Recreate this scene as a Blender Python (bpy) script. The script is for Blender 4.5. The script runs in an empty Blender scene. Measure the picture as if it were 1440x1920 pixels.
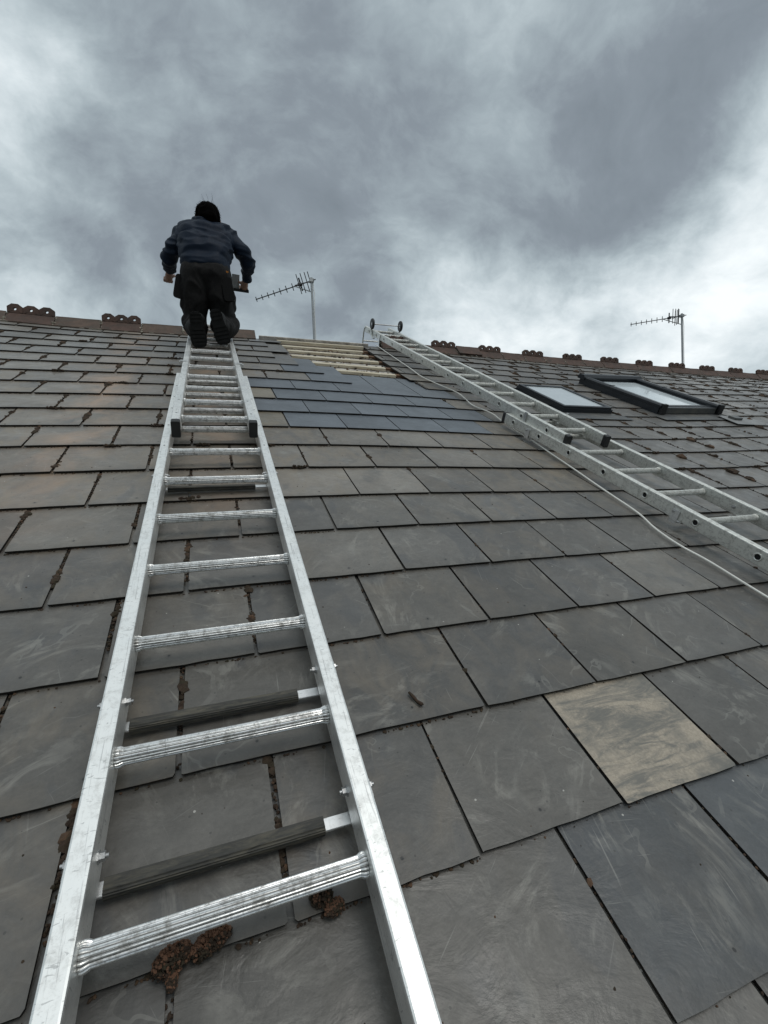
import bpy, bmesh, math, random
import numpy as np
from mathutils import Vector, Matrix, noise
random.seed(7)
S = bpy.context.scene
COL = S.collection
rad = math.radians

# ------------------------------------------------------------------ camera, sky, sun, exposure
W = 0.305                      # slate width, metres: u is measured in slates, k in courses
G = 0.8136 * W                 # course gauge
PITCH = rad(29)
RM = Matrix.Translation((0, 0, 6.5)) @ Matrix.Rotation(PITCH, 4, 'X')      # roof frame -> world
FPX = 863.8
CAMR = Matrix(((0.93853076, 0.34123094, 0.05216767), (-0.31976716, 0.80248112, 0.50375888), (0.13003455, -0.48947471, 0.86226766)))
CAMP = Vector((-0.22329, -0.87978, 2.71562)) * W
cam = bpy.data.objects.new('camera', bpy.data.cameras.new('camera')); COL.objects.link(cam)
c0, c1, c2 = CAMR.col[0], CAMR.col[1], CAMR.col[2]
cm = Matrix((c0, c2, -c1)).transposed().to_4x4(); cm.translation = CAMP
cam.matrix_world = RM @ cm
cam.data.sensor_width = 36; cam.data.lens = 36 * FPX / 1920
cam.data.clip_start = 0.02; cam.data.clip_end = 2000
S.camera = cam
S.render.resolution_x = 768; S.render.resolution_y = 1024
S.view_settings.view_transform = 'Standard'; S.view_settings.look = 'None'
S.view_settings.gamma = 1; S.view_settings.use_curve_mapping = False; S.view_settings.exposure = 0.10
S.render.engine = 'CYCLES'

SUN_EL, SUN_AZ = rad(58), rad(150)       # azimuth clockwise from +Y
world = bpy.data.worlds.new('World'); S.world = world; world.use_nodes = True
NT = world.node_tree; NT.nodes.clear()
def N(nt, t, **kw):
    n = nt.nodes.new(t)
    for a, b in kw.items():
        if a == 'ins':
            for i, v in b.items(): n.inputs[i].default_value = v
        else: setattr(n, a, b)
    return n
def Lk(nt, a, b): nt.links.new(a, b)
def math_(nt, op, a, b=None, c=None, clamp=False):
    n = nt.nodes.new('ShaderNodeMath'); n.operation = op; n.use_clamp = clamp
    for i, v in enumerate((a, b, c)):
        if v is None: continue
        if isinstance(v, (int, float)): n.inputs[i].default_value = v
        else: nt.links.new(v, n.inputs[i])
    return n.outputs[0]
def vmath(nt, op, a, b=None):
    n = nt.nodes.new('ShaderNodeVectorMath'); n.operation = op
    for i, v in enumerate((a, b)):
        if v is None: continue
        if isinstance(v, (tuple, list)): n.inputs[i].default_value = v
        else: nt.links.new(v, n.inputs[i])
    return n.outputs['Value'] if op in ('DOT_PRODUCT', 'LENGTH') else n.outputs[0]
def ramp(nt, fac, stops, interp='LINEAR'):
    n = nt.nodes.new('ShaderNodeValToRGB'); n.color_ramp.interpolation = interp
    el = n.color_ramp.elements
    while len(el) < len(stops): el.new(0.5)
    for e, (p, c) in zip(el, stops):
        e.position = p; e.color = (c, c, c, 1) if isinstance(c, (int, float)) else (*c, 1)
    nt.links.new(fac, n.inputs[0]); return n.outputs[0]
def mix(nt, fac, a, b, mode='MIX'):
    n = nt.nodes.new('ShaderNodeMix'); n.data_type = 'RGBA'; n.blend_type = mode; n.clamp_factor = True
    for i, v in ((0, fac), (6, a), (7, b)):
        if isinstance(v, (int, float)): n.inputs[i].default_value = v if i == 0 else (v, v, v, 1)
        elif isinstance(v, (tuple, list)): n.inputs[i].default_value = (*v[:3], 1)
        else: nt.links.new(v, n.inputs[i])
    return n.outputs[2]
def noise_(nt, vec, scale, detail=4, rough=0.55, dist=0.0):
    n = nt.nodes.new('ShaderNodeTexNoise'); n.inputs['Scale'].default_value = scale
    n.inputs['Detail'].default_value = detail; n.inputs['Roughness'].default_value = rough
    n.inputs['Distortion'].default_value = dist
    if vec is not None: nt.links.new(vec, n.inputs['Vector'])
    return n.outputs[0], n.outputs[1]
def mapping(nt, vec, scale=(1, 1, 1), rot=(0, 0, 0), loc=(0, 0, 0)):
    n = nt.nodes.new('ShaderNodeMapping')
    n.inputs['Scale'].default_value = scale; n.inputs['Rotation'].default_value = rot; n.inputs['Location'].default_value = loc
    nt.links.new(vec, n.inputs['Vector']); return n.outputs[0]

def build_sky():
    nt = NT
    tc = N(nt, 'ShaderNodeTexCoord'); d = tc.outputs['Generated']
    sep = N(nt, 'ShaderNodeSeparateXYZ'); Lk(nt, d, sep.inputs[0])
    z = math_(nt, 'MAXIMUM', sep.outputs[2], 0.0)
    zz = math_(nt, 'ADD', z, 0.62)
    cx = math_(nt, 'DIVIDE', sep.outputs[0], zz); cy = math_(nt, 'DIVIDE', sep.outputs[1], zz)
    cmb = N(nt, 'ShaderNodeCombineXYZ'); Lk(nt, cx, cmb.inputs[0]); Lk(nt, cy, cmb.inputs[1])
    base = cmb.outputs[0]
    wf, wc = noise_(nt, base, 2.0, 4, 0.55)
    w1 = vmath(nt, 'SUBTRACT', wc, (0.5, 0.5, 0.5))
    w2n = N(nt, 'ShaderNodeVectorMath', operation='SCALE'); Lk(nt, w1, w2n.inputs[0]); w2n.inputs['Scale'].default_value = 0.28
    wp = vmath(nt, 'ADD', base, w2n.outputs[0])
    f1, _ = noise_(nt, wp, 2.5, 8, 0.58)
    f2, _ = noise_(nt, mapping(nt, wp, (1, 1.25, 1), (0, 0, 0.6), (3, 1, 0)), 7.5, 8, 0.6)
    f = math_(nt, 'ADD', math_(nt, 'MULTIPLY', math_(nt, 'SUBTRACT', f1, 0.5), 1.15), math_(nt, 'MULTIPLY', math_(nt, 'SUBTRACT', f2, 0.5), 0.62))
    # perturbed direction for the big cloud masses of that day
    pf, pc = noise_(nt, d, 4.0, 6, 0.6)
    p1 = vmath(nt, 'SUBTRACT', pc, (0.5, 0.5, 0.5))
    p2 = N(nt, 'ShaderNodeVectorMath', operation='SCALE'); Lk(nt, p1, p2.inputs[0]); p2.inputs['Scale'].default_value = 0.30
    pd = vmath(nt, 'NORMALIZE', vmath(nt, 'ADD', d, p2.outputs[0]))
    for (dx, dy, dz), s, a in SKY_MASSES:
        df = vmath(nt, 'LENGTH', vmath(nt, 'SUBTRACT', pd, (dx, dy, dz)))
        q = math_(nt, 'MULTIPLY', math_(nt, 'POWER', math_(nt, 'DIVIDE', df, s), 2.0), -1.0)
        f = math_(nt, 'ADD', f, math_(nt, 'MULTIPLY', math_(nt, 'EXPONENT', q), a))
    # overcast: brighter overhead
    f = math_(nt, 'ADD', f, math_(nt, 'MULTIPLY', math_(nt, 'MULTIPLY', z, z), SKY_ZEN))
    f = math_(nt, 'ADD', f, SKY_BIAS)
    col = ramp(nt, f, [(0.0, (0.180, 0.212, 0.242)), (0.24, (0.230, 0.268, 0.304)), (0.40, (0.320, 0.377, 0.411)), (0.56, (0.450, 0.520, 0.552)), (0.74, (0.635, 0.705, 0.735)), (1.0, (0.90, 0.95, 0.965))])
    low = math_(nt, 'LESS_THAN', sep.outputs[2], -0.01)
    col = mix(nt, low, col, (0.20, 0.21, 0.20))
    bg = N(nt, 'ShaderNodeBackground'); Lk(nt, col, bg.inputs[0]); bg.inputs[1].default_value = SKY_STR
    sk = N(nt, 'ShaderNodeTexSky'); sk.sky_type = 'NISHITA'; sk.sun_disc = False; sk.sun_elevation = SUN_EL; sk.sun_rotation = SUN_AZ
    bs = N(nt, 'ShaderNodeBackground'); Lk(nt, sk.outputs[0], bs.inputs[0]); bs.inputs[1].default_value = 0.05
    mx = N(nt, 'ShaderNodeMixShader', ins={0: 0.94}); Lk(nt, bs.outputs[0], mx.inputs[1]); Lk(nt, bg.outputs[0], mx.inputs[2])
    out = N(nt, 'ShaderNodeOutputWorld'); Lk(nt, mx.outputs[0], out.inputs[0])
SKY_BIAS, SKY_ZEN, SKY_STR = 0.345, 0.45, 1.08
def skydir(x, y):               # direction of a cloud mass, given the bearing it was seen at
    v = CAMR @ Vector(((x - 720) / FPX, 1, -(y - 960) / FPX)); v = (RM.to_3x3() @ v).normalized()
    return tuple(v)
SKY_MASSES = [(skydir(40, 200), 0.12, 0.46), (skydir(560, 20), 0.22, -0.20), (skydir(200, 330), 0.14, -0.12), (skydir(60, 420), 0.16, -0.10), (skydir(620, 330), 0.34, -0.10), (skydir(230, 60), 0.20, -0.10), (skydir(880, 170), 0.13, 0.12),
              (skydir(1010, 270), 0.13, 0.16), (skydir(1260, 230), 0.22, -0.34), (skydir(1150, 60), 0.16, -0.06), (skydir(800, 20), 0.18, -0.10), (skydir(1480, 260), 0.15, 0.42),
              (skydir(1150, 430), 0.18, -0.14), (skydir(1330, 640), 0.22, 0.40), (skydir(880, 600), 0.12, 0.34), (skydir(1060, 640), 0.17, 0.30), (skydir(60, 580), 0.13, 0.40),
              (skydir(480, 640), 0.13, 0.12), (skydir(1400, 470), 0.12, 0.14)]
build_sky()
sl = bpy.data.lights.new('sun', 'SUN'); sl.energy = 0.7; sl.angle = rad(25); sl.color = (1, 0.97, 0.92)
sun = bpy.data.objects.new('sun', sl); COL.objects.link(sun)
sd = Vector((math.sin(SUN_AZ) * math.cos(SUN_EL), math.cos(SUN_AZ) * math.cos(SUN_EL), math.sin(SUN_EL)))
sun.rotation_euler = sd.to_track_quat('Z', 'Y').to_euler(); sun.location = (0, 0, 30)

# ------------------------------------------------------------------ roof shape (it sags and bellies a little)
NFC = {(0, 2): -0.1889, (1, 1): -0.384, (1, 2): 0.3895, (2, 0): -0.1428, (2, 1): -0.6884, (2, 2): 0.5826, (3, 0): -0.0812, (3, 1): 0.4715, (3, 2): -0.4862, (4, 0): 0.1169, (4, 1): 0.3103, (4, 2): -0.2313}
DV = {-1: 0.005, 0: -0.004, 1: 0.001, 2: -0.006, 3: -0.014, 4: -0.016, 5: -0.035, 6: 0.003, 7: 0.026, 8: 0.005, 9: 0.017, 10: 0.022, 11: 0.002, 12: 0.011, 13: 0.014, 14: -0.003, 15: -0.001, 16: -0.012, 17: -0.002, 18: -0.01}
def nf(u, k):
    a = math.tanh((u - 1) / 12) * 1.5; b = max(-6, min(19, k * 0.8136)) / 12
    return sum(c * a**i * b**j for (i, j), c in NFC.items())
def P(u, k, n=0.0):            # absolute roof-frame point in metres (n in slate widths)
    return Vector((u * W, k * G, n * W))
def PS(u, k, n=0.0):           # point n above the undulating surface
    return Vector((u * W, k * G, (nf(u, k) + n) * W))
def project(p):                # roof-frame point -> photograph pixel (used only to rank slates by size)
    d = CAMR.transposed() @ (p - CAMP)
    if d.y < 0.05: return None
    return 720 + FPX * d.x / d.y, 960 - FPX * d.z / d.y

# ------------------------------------------------------------------ helpers
def thing(name, label, cat, origin=Vector((0, 0, 0)), group=None, kind=None, basis=None):
    o = bpy.data.objects.new(name, None); COL.objects.link(o); o.empty_display_size = 0.1
    o.matrix_world = (basis if basis is not None else RM) @ Matrix.Translation(origin)
    tag(o, label, cat, group, kind); return o
def tag(o, label=None, cat=None, group=None, kind=None):
    if label: o['label'] = label
    if cat: o['category'] = cat
    if group: o['group'] = group
    if kind: o['kind'] = kind
    return o
def mesh_obj(name, me, parent=None, mats=None, M=None):
    o = bpy.data.objects.new(name, me); COL.objects.link(o)
    if mats is not None:
        for m in (mats if isinstance(mats, (list, tuple)) else [mats]): me.materials.append(m)
    if parent is not None: o.parent = parent
    if M is not None: o.matrix_basis = M
    return o
class MB:
    def __init__(s): s.v = []; s.f = []; s.mi = []; s.sm = []
    def add(s, vs, fs, mi=0, smooth=False):
        b = len(s.v); s.v += [tuple(v) for v in vs]; s.f += [tuple(b + i for i in f) for f in fs]
        s.mi += [mi] * len(fs); s.sm += [smooth] * len(fs); return s
    def box(s, c, size, M=None, mi=0):
        x, y, z = [q / 2 for q in size]; c = Vector(c)
        vs = [Vector((sx * x, sy * y, sz * z)) for sz in (-1, 1) for sy in (-1, 1) for sx in (-1, 1)]
        vs = [(M @ v if M else v) + c for v in vs]
        return s.add(vs, [(0, 2, 3, 1), (4, 5, 7, 6), (0, 1, 5, 4), (2, 6, 7, 3), (0, 4, 6, 2), (1, 3, 7, 5)], mi)
    def prism(s, prof, p0, p1, ax, ay, mi=0, smooth=False, cap=True):   # prof: 2-D points placed along ax, ay
        n = len(prof); vs = [p + ax * a + ay * b for p in (p0, p1) for a, b in prof]
        fs = [(i, (i + 1) % n, n + (i + 1) % n, n + i) for i in range(n)]
        s.add(vs, fs, mi, smooth)
        if cap: s.add(vs, [tuple(range(n))[::-1], tuple(range(n, 2 * n))], mi)
        return s
    def tube(s, pts, r, n=8, mi=0, cap=True, smooth=True):
        pts = [Vector(p) for p in pts]; rr = r if isinstance(r, (list, tuple)) else [r] * len(pts)
        rings = []; up = None
        for i, p in enumerate(pts):
            t = (pts[min(i + 1, len(pts) - 1)] - pts[max(i - 1, 0)]).normalized()
            if up is None: up = t.orthogonal().normalized()
            a = (up - t * up.dot(t)).normalized(); up = a; b = t.cross(a)
            rings.append([p + (a * math.cos(q) + b * math.sin(q)) * rr[i] for q in [2 * math.pi * j / n for j in range(n)]])
        vs = [v for R_ in rings for v in R_]
        fs = [(i * n + j, i * n + (j + 1) % n, (i + 1) * n + (j + 1) % n, (i + 1) * n + j) for i in range(len(pts) - 1) for j in range(n)]
        s.add(vs, fs, mi, smooth)
        if cap: s.add(vs, [tuple(range(n))[::-1], tuple(range((len(pts) - 1) * n, len(pts) * n))], mi)
        return s
    def mesh(s, name):
        me = bpy.data.meshes.new(name); me.from_pydata(s.v, [], s.f)
        me.polygons.foreach_set('material_index', s.mi); me.polygons.foreach_set('use_smooth', s.sm); me.update(); return me
    def build(s, name, mats, parent=None, M=None): return mesh_obj(name, s.mesh(name), parent, mats, M)
def rrect(w, h, r=0.003, n=2):
    out = []
    for cx, cy, a0 in ((w / 2 - r, h / 2 - r, 0), (-w / 2 + r, h / 2 - r, 90), (-w / 2 + r, -h / 2 + r, 180), (w / 2 - r, -h / 2 + r, 270)):
        for i in range(n + 1):
            a = rad(a0 + 90 * i / n); out.append((cx + r * math.cos(a), cy + r * math.sin(a)))
    return out

# ------------------------------------------------------------------ materials
def newmat(name):
    m = bpy.data.materials.new(name); m.use_nodes = True; nt = m.node_tree; nt.nodes.clear()
    b = nt.nodes.new('ShaderNodeBsdfPrincipled'); o = nt.nodes.new('ShaderNodeOutputMaterial'); nt.links.new(b.outputs[0], o.inputs[0])
    return m, nt, b
def setc(nt, b, col=None, rough=None, metal=None, spec=None):
    def s(k, v):
        if v is None: return
        if isinstance(v, (int, float)): b.inputs[k].default_value = v
        elif isinstance(v, (tuple, list)): b.inputs[k].default_value = (*v[:3], 1)
        else: nt.links.new(v, b.inputs[k])
    s('Base Color', col); s('Roughness', rough); s('Metallic', metal); s('Specular IOR Level', spec)
def bump(nt, b, h, strength=0.3, dist=0.002, prev=None):
    n = nt.nodes.new('ShaderNodeBump'); n.inputs['Strength'].default_value = strength; n.inputs['Distance'].default_value = dist
    nt.links.new(h, n.inputs['Height'])
    if prev is not None: nt.links.new(prev, n.inputs['Normal'])
    nt.links.new(n.outputs[0], b.inputs['Normal']); return n.outputs[0]
def objco(nt, rnd=True):
    tc = nt.nodes.new('ShaderNodeTexCoord'); oi = nt.nodes.new('ShaderNodeObjectInfo')
    if not rnd: return tc.outputs['Object'], tc.outputs['Object'], oi
    cb = nt.nodes.new('ShaderNodeCombineXYZ')
    for i, k in enumerate((37.0, 71.0, 13.0)): nt.links.new(math_(nt, 'MULTIPLY', oi.outputs['Random'], k), cb.inputs[i])
    return vmath(nt, 'ADD', tc.outputs['Object'], cb.outputs[0]), tc.outputs['Object'], oi

def slate_material(name, mode='old'):
    m, nt, b = newmat(name)
    co, raw, oi = objco(nt, mode != 'field')
    if mode == 'field': tint = (0.132, 0.126, 0.117); rnd = noise_(nt, co, 2.1, 1, 0.5)[0]
    else: tint = oi.outputs['Color']; rnd = oi.outputs['Random']
    if mode == 'field':
        at = nt.nodes.new('ShaderNodeAttribute'); at.attribute_name = 'tone'; rnd = at.outputs['Fac']
    geo = nt.nodes.new('ShaderNodeNewGeometry'); gs = nt.nodes.new('ShaderNodeSeparateXYZ'); nt.links.new(geo.outputs['Position'], gs.inputs[0])
    big, _ = noise_(nt, co, 4.5, 6, 0.6, 0.5)
    col = mix(nt, 1.0, tint, ramp(nt, big, [(0.25, 0.74), (0.5, 1.0), (0.75, 1.26)]), 'MULTIPLY')
    if mode == 'field': col = mix(nt, 1.0, col, ramp(nt, rnd, [(0, 0.72), (1, 1.25)]), 'MULTIPLY')
    fine, _ = noise_(nt, co, 160, 3, 0.7)
    col = mix(nt, 1.0, col, ramp(nt, fine, [(0.3, 0.90), (0.7, 1.10)]), 'MULTIPLY')
    mid, _ = noise_(nt, mapping(nt, co, (1, 1.6, 1), (0, 0, .7)), 26, 7, 0.75, 0.4)
    col = mix(nt, 1.0, col, ramp(nt, mid, [(0.3, 0.82), (0.5, 1.0), (0.7, 1.18)]), 'MULTIPLY')
    amt = oi.outputs['Alpha'] if mode != 'field' else 0.55
    if mode != 'blue':
        # bluish / wet darker patches
        wet, _ = noise_(nt, mapping(nt, co, (1, 0.7, 1), (0, 0, 0.5), (5, 2, 0)), 6.5, 3, 0.5, 0.3)
        col = mix(nt, math_(nt, 'MULTIPLY', ramp(nt, wet, [(0.60, 0.0), (0.64, 1.0)]), 0.38), col, (0.058, 0.062, 0.068))
        # pale scuffs, smears and chalky wear
        rv = nt.nodes.new('ShaderNodeVectorRotate'); rv.rotation_type = 'Z_AXIS'; nt.links.new(co, rv.inputs[0]); nt.links.new(math_(nt, 'MULTIPLY', rnd, 9.0), rv.inputs['Angle'])
        sm, _ = noise_(nt, mapping(nt, rv.outputs[0], (6, 13, 6)), 1.0, 7, 0.70, 1.8)
        msk, _ = noise_(nt, co, 8, 3, 0.5)
        sc = math_(nt, 'MULTIPLY', ramp(nt, sm, [(0.50, 0.0), (0.62, 0.7), (0.75, 1.0)]), ramp(nt, msk, [(0.45, 0.0), (0.65, 1.0)]))
        col = mix(nt, math_(nt, 'MULTIPLY', sc, 0.66), col, (0.30, 0.285, 0.25))
        sc1, _ = noise_(nt, mapping(nt, rv.outputs[0], (3.5, 150, 3.5), (0, 0, 0.5)), 1.0, 3, 0.6, 0.15)
        sc2, _ = noise_(nt, mapping(nt, rv.outputs[0], (140, 5, 5), (0, 0, -0.4)), 1.0, 3, 0.6, 0.2)
        mk2, _ = noise_(nt, mapping(nt, co, (1, 1, 1), (0, 0, 0), (9, 4, 1)), 9, 2, 0.5)
        scr = math_(nt, 'MULTIPLY', math_(nt, 'ADD', ramp(nt, sc1, [(0.66, 0.0), (0.70, 1.0)]), ramp(nt, sc2, [(0.67, 0.0), (0.71, 0.8)])), ramp(nt, mk2, [(0.5, 0.0), (0.6, 1.0)]))
        col = mix(nt, math_(nt, 'MULTIPLY', scr, 0.36), col, (0.34, 0.33, 0.30))
        # tide marks of dried rain water
        tn, _ = noise_(nt, mapping(nt, co, (1, 1, 1), (0, 0, 0), (2, 8, 5)), 4.2, 4, 0.5, 0.8)
        tl = math_(nt, 'ABSOLUTE', math_(nt, 'SUBTRACT', math_(nt, 'FRACT', math_(nt, 'MULTIPLY', tn, 5.0)), 0.5))
        tm, _ = noise_(nt, mapping(nt, co, (1, 1, 1), (0, 0, 0), (1, 3, 9)), 7, 3, 0.5)
        col = mix(nt, math_(nt, 'MULTIPLY', math_(nt, 'MULTIPLY', math_(nt, 'LESS_THAN', tl, 0.035), ramp(nt, tm, [(0.52, 0.0), (0.62, 1.0)])), 0.28), col, (0.28, 0.27, 0.24))
        # brown dirt
        dn, _ = noise_(nt, mapping(nt, co, (1.6, 1, 1)), 7, 5, 0.65, 0.8)
        dm = math_(nt, 'MULTIPLY', ramp(nt, dn, [(0.42, 0.0), (0.72, 1.0)]), amt)
        col = mix(nt, dm, col, (0.225, 0.180, 0.128))
        # run-off stain down the roof at one bearing, old mortar and rust washed from the ridge
        stn, _ = noise_(nt, geo.outputs['Position'], 3.0, 5, 0.65, 1.0)
        for x0, wd, s_ in ((-0.60, 0.14, 0.85), (-0.06, 0.13, 0.80)):
            bx = math_(nt, 'EXPONENT', math_(nt, 'MULTIPLY', math_(nt, 'POWER', math_(nt, 'DIVIDE', math_(nt, 'SUBTRACT', gs.outputs[0], x0), wd), 2.0), -1.0))
            hz = ramp(nt, math_(nt, 'DIVIDE', math_(nt, 'SUBTRACT', gs.outputs[2], 6.5), 2.4), [(0.16, 0.0), (0.36, 1.0), (0.75, 1.0), (1.0, 0.15)])
            st = math_(nt, 'MULTIPLY', math_(nt, 'MULTIPLY', bx, hz), ramp(nt, stn, [(0.38, 0.0), (0.62, 1.0)]))
            col = mix(nt, math_(nt, 'MULTIPLY', st, s_), col, (0.36, 0.24, 0.16))
        # white specks and dark pits
        vo = nt.nodes.new('ShaderNodeTexVoronoi'); vo.inputs['Scale'].default_value = 34; nt.links.new(co, vo.inputs['Vector'])
        vs = nt.nodes.new('ShaderNodeSeparateColor'); nt.links.new(vo.outputs['Color'], vs.inputs[0])
        sp = math_(nt, 'MULTIPLY', math_(nt, 'LESS_THAN', vo.outputs['Distance'], math_(nt, 'MULTIPLY', vs.outputs[1], 0.075)), math_(nt, 'GREATER_THAN', vs.outputs[0], 0.66))
        col = mix(nt, math_(nt, 'MULTIPLY', sp, 0.8), col, (0.48, 0.46, 0.42))
        vo2 = nt.nodes.new('ShaderNodeTexVoronoi'); vo2.inputs['Scale'].default_value = 60; nt.links.new(co, vo2.inputs['Vector'])
        vs2 = nt.nodes.new('ShaderNodeSeparateColor'); nt.links.new(vo2.outputs['Color'], vs2.inputs[0])
        pt = math_(nt, 'MULTIPLY', math_(nt, 'LESS_THAN', vo2.outputs['Distance'], 0.12), math_(nt, 'GREATER_THAN', vs2.outputs[0], 0.80))
        col = mix(nt, math_(nt, 'MULTIPLY', pt, 0.6), col, (0.03, 0.028, 0.026))
        if mode != 'field':   # rivet hole near the tail
            rs = nt.nodes.new('ShaderNodeSeparateXYZ'); nt.links.new(raw, rs.inputs[0])
            hx = math_(nt, 'SUBTRACT', rs.outputs[0], math_(nt, 'MULTIPLY', math_(nt, 'SUBTRACT', rnd, 0.5), 0.06)); hy = math_(nt, 'SUBTRACT', rs.outputs[1], 0.032)
            hd = math_(nt, 'SQRT', math_(nt, 'ADD', math_(nt, 'MULTIPLY', hx, hx), math_(nt, 'MULTIPLY', hy, hy)))
            col = mix(nt, math_(nt, 'MULTIPLY', ramp(nt, math_(nt, 'MULTIPLY', hd, 40.0), [(0.10, 1.0), (0.35, 0.0)]), 0.45), col, (0.05, 0.045, 0.04))
            col = mix(nt, math_(nt, 'LESS_THAN', hd, 0.0028), col, (0.008, 0.008, 0.008))
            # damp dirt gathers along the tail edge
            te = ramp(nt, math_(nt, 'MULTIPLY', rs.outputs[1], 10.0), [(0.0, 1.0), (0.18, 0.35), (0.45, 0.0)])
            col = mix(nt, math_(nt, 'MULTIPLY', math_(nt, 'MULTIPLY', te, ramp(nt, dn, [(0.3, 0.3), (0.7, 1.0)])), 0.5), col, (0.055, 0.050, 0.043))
    if mode == 'cream':
        cr, _ = noise_(nt, mapping(nt, co, (2.0, 9.5, 3), (0, 0, 0.5)), 2.6, 8, 0.74, 1.4)
        cr2, _ = noise_(nt, mapping(nt, co, (1, 1, 1), (0, 0, 0), (3, 1, 4)), 7, 5, 0.65)
        crs = nt.nodes.new('ShaderNodeSeparateXYZ'); nt.links.new(raw, crs.inputs[0])
        edge = ramp(nt, math_(nt, 'ADD', crs.outputs[0], math_(nt, 'MULTIPLY', big, .16)), [(-0.0, 0.15), (0.08, 1.0)])
        msk = math_(nt, 'MULTIPLY', ramp(nt, cr, [(0.40, 0.12), (0.53, 0.95)]), ramp(nt, cr2, [(0.38, 0.15), (0.56, 1.0)]))
        col = mix(nt, msk, (0.12, 0.115, 0.10), ramp(nt, fine, [(0.3, (0.290, 0.240, 0.180)), (0.7, (0.44, 0.370, 0.285))]))
    rg, _ = noise_(nt, co, 11, 4, 0.6)
    if mode == 'blue': rough = ramp(nt, rg, [(0.3, 0.36), (0.7, 0.46)])
    else: rough = ramp(nt, rg, [(0.3, 0.31), (0.7, 0.52)])
    setc(nt, b, col, rough, 0.0, 0.66)
    hb, _ = noise_(nt, mapping(nt, co, (1, 1.8, 1), (0, 0, 0.4)), 9, 5, 0.6, 0.6)
    hs = nt.nodes.new('ShaderNodeTexVoronoi'); hs.feature = 'DISTANCE_TO_EDGE'; hs.inputs['Scale'].default_value = 5; 
    wv = vmath(nt, 'ADD', co, N_scale(nt, noise_(nt, co, 7, 3)[1], 0.25)); nt.links.new(wv, hs.inputs['Vector'])
    step = ramp(nt, hs.outputs['Distance'], [(0.0, 0.0), (0.04, 1.0)])
    p = bump(nt, b, hb, 0.45 if mode != 'blue' else 0.15, 0.006)
    if mode != 'blue': p = bump(nt, b, step, 0.12, 0.0012, p)
    bump(nt, b, fine, 0.30 if mode != 'blue' else 0.15, 0.0008, p)
    return m
def N_scale(nt, v, s):
    n = nt.nodes.new('ShaderNodeVectorMath'); n.operation = 'SCALE'; nt.links.new(v, n.inputs[0]); n.inputs['Scale'].default_value = s; return n.outputs[0]

def metal_material(name, dirt=0.25, base=(0.80, 0.81, 0.81), r0=0.34, r1=0.55):
    m, nt, b = newmat(name); co, raw, oi = objco(nt)
    n1, _ = noise_(nt, co, 14, 6, 0.65); 
    rv, _ = noise_(nt, mapping(nt, co, (260, 9, 260), (0.15, 0, 0.35)), 1, 3, 0.6, 0.3)
    rw, _ = noise_(nt, mapping(nt, co, (60, 200, 60), (0, 0, 1.0)), 1, 3, 0.6, 0.8)
    col = mix(nt, ramp(nt, rv, [(0.60, 0.0), (0.66, 0.45)]), base, (0.32, 0.32, 0.32))
    col = mix(nt, ramp(nt, rw, [(0.63, 0.0), (0.68, 0.5)]), col, (0.30, 0.30, 0.30))
    n2, _ = noise_(nt, co, 55, 7, 0.8, 0.3)
    dm = math_(nt, 'MULTIPLY', ramp(nt, n2, [(0.48, 0.0), (0.70, 1.0)]), min(1, dirt * 2.2))
    col = mix(nt, dm, col, (0.13, 0.115, 0.09))
    met = math_(nt, 'SUBTRACT', 0.92, math_(nt, 'MULTIPLY', dm, 0.8))
    setc(nt, b, col, ramp(nt, n1, [(0.3, r0), (0.7, r1)]), met, 0.5)
    bump(nt, b, rv, 0.08, 0.0006)
    return m
def plain(name, col, rough=0.6, metal=0.0, var=0.25, scale=12, bs=0.2, bd=0.002, alt=None, stretch=(1, 1, 1), spec=0.5):
    m, nt, b = newmat(name); co, raw, oi = objco(nt)
    n1, _ = noise_(nt, mapping(nt, co, stretch), scale, 6, 0.62, 0.3)
    c = mix(nt, 1.0, col, ramp(nt, n1, [(0.25, 1 - var), (0.75, 1 + var)]), 'MULTIPLY')
    if alt is not None:
        n2, _ = noise_(nt, mapping(nt, co, stretch, loc=(4, 7, 1)), scale * 0.6, 5, 0.7, 0.6)
        c = mix(nt, ramp(nt, n2, [(0.45, 0.0), (0.68, 0.85)]), c, alt)
    setc(nt, b, c, rough, metal, spec); bump(nt, b, n1, bs, bd); return m
M = {}
M['slate'] = slate_material('slate_old'); M['slate_blue'] = slate_material('slate_new_blue', 'blue')
M['slate_cream'] = slate_material('slate_cream', 'cream'); M['slate_field'] = slate_material('slate_far', 'field')
M['alu'] = metal_material('aluminium', 0.15, (0.93, 0.925, 0.90), 0.36, 0.52); M['alu_rung'] = metal_material('aluminium_rung', 0.42, (0.80, 0.80, 0.79), 0.24, 0.38)
M['alu_old'] = metal_material('aluminium_weathered', 0.34, (0.76, 0.76, 0.72), 0.42, 0.62)
M['alu_plate'] = metal_material('aluminium_plate', 0.12, (0.78, 0.78, 0.78), 0.3, 0.5)
M['steel'] = metal_material('zinc_steel', 0.25, (0.5, 0.5, 0.5), 0.3, 0.5)
M['groove'] = plain('dirty_groove', (0.16, 0.155, 0.145), 0.55, 0.6, 0.4, 50)
M['slate_edge'] = plain('dirty_shaded_slate_edge', (0.022, 0.020, 0.018), 0.9, 0, 0.5, 60, 0.6, 0.002, (0.05, 0.038, 0.026), spec=0.2)  # edge dirt, with the shadow of the gaps painted into the near-black
M['rubber'] = plain('ribbed_rubber', (0.036, 0.034, 0.029), 0.6, 0, 0.6, 30, 0.3, 0.001, (0.12, 0.105, 0.075), (1, 6, 6))
M['black'] = plain('black_plastic', (0.012, 0.012, 0.013), 0.5, 0, 0.3)
M['hole'] = plain('dark_hole', (0.006, 0.006, 0.006), 0.9)
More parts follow.
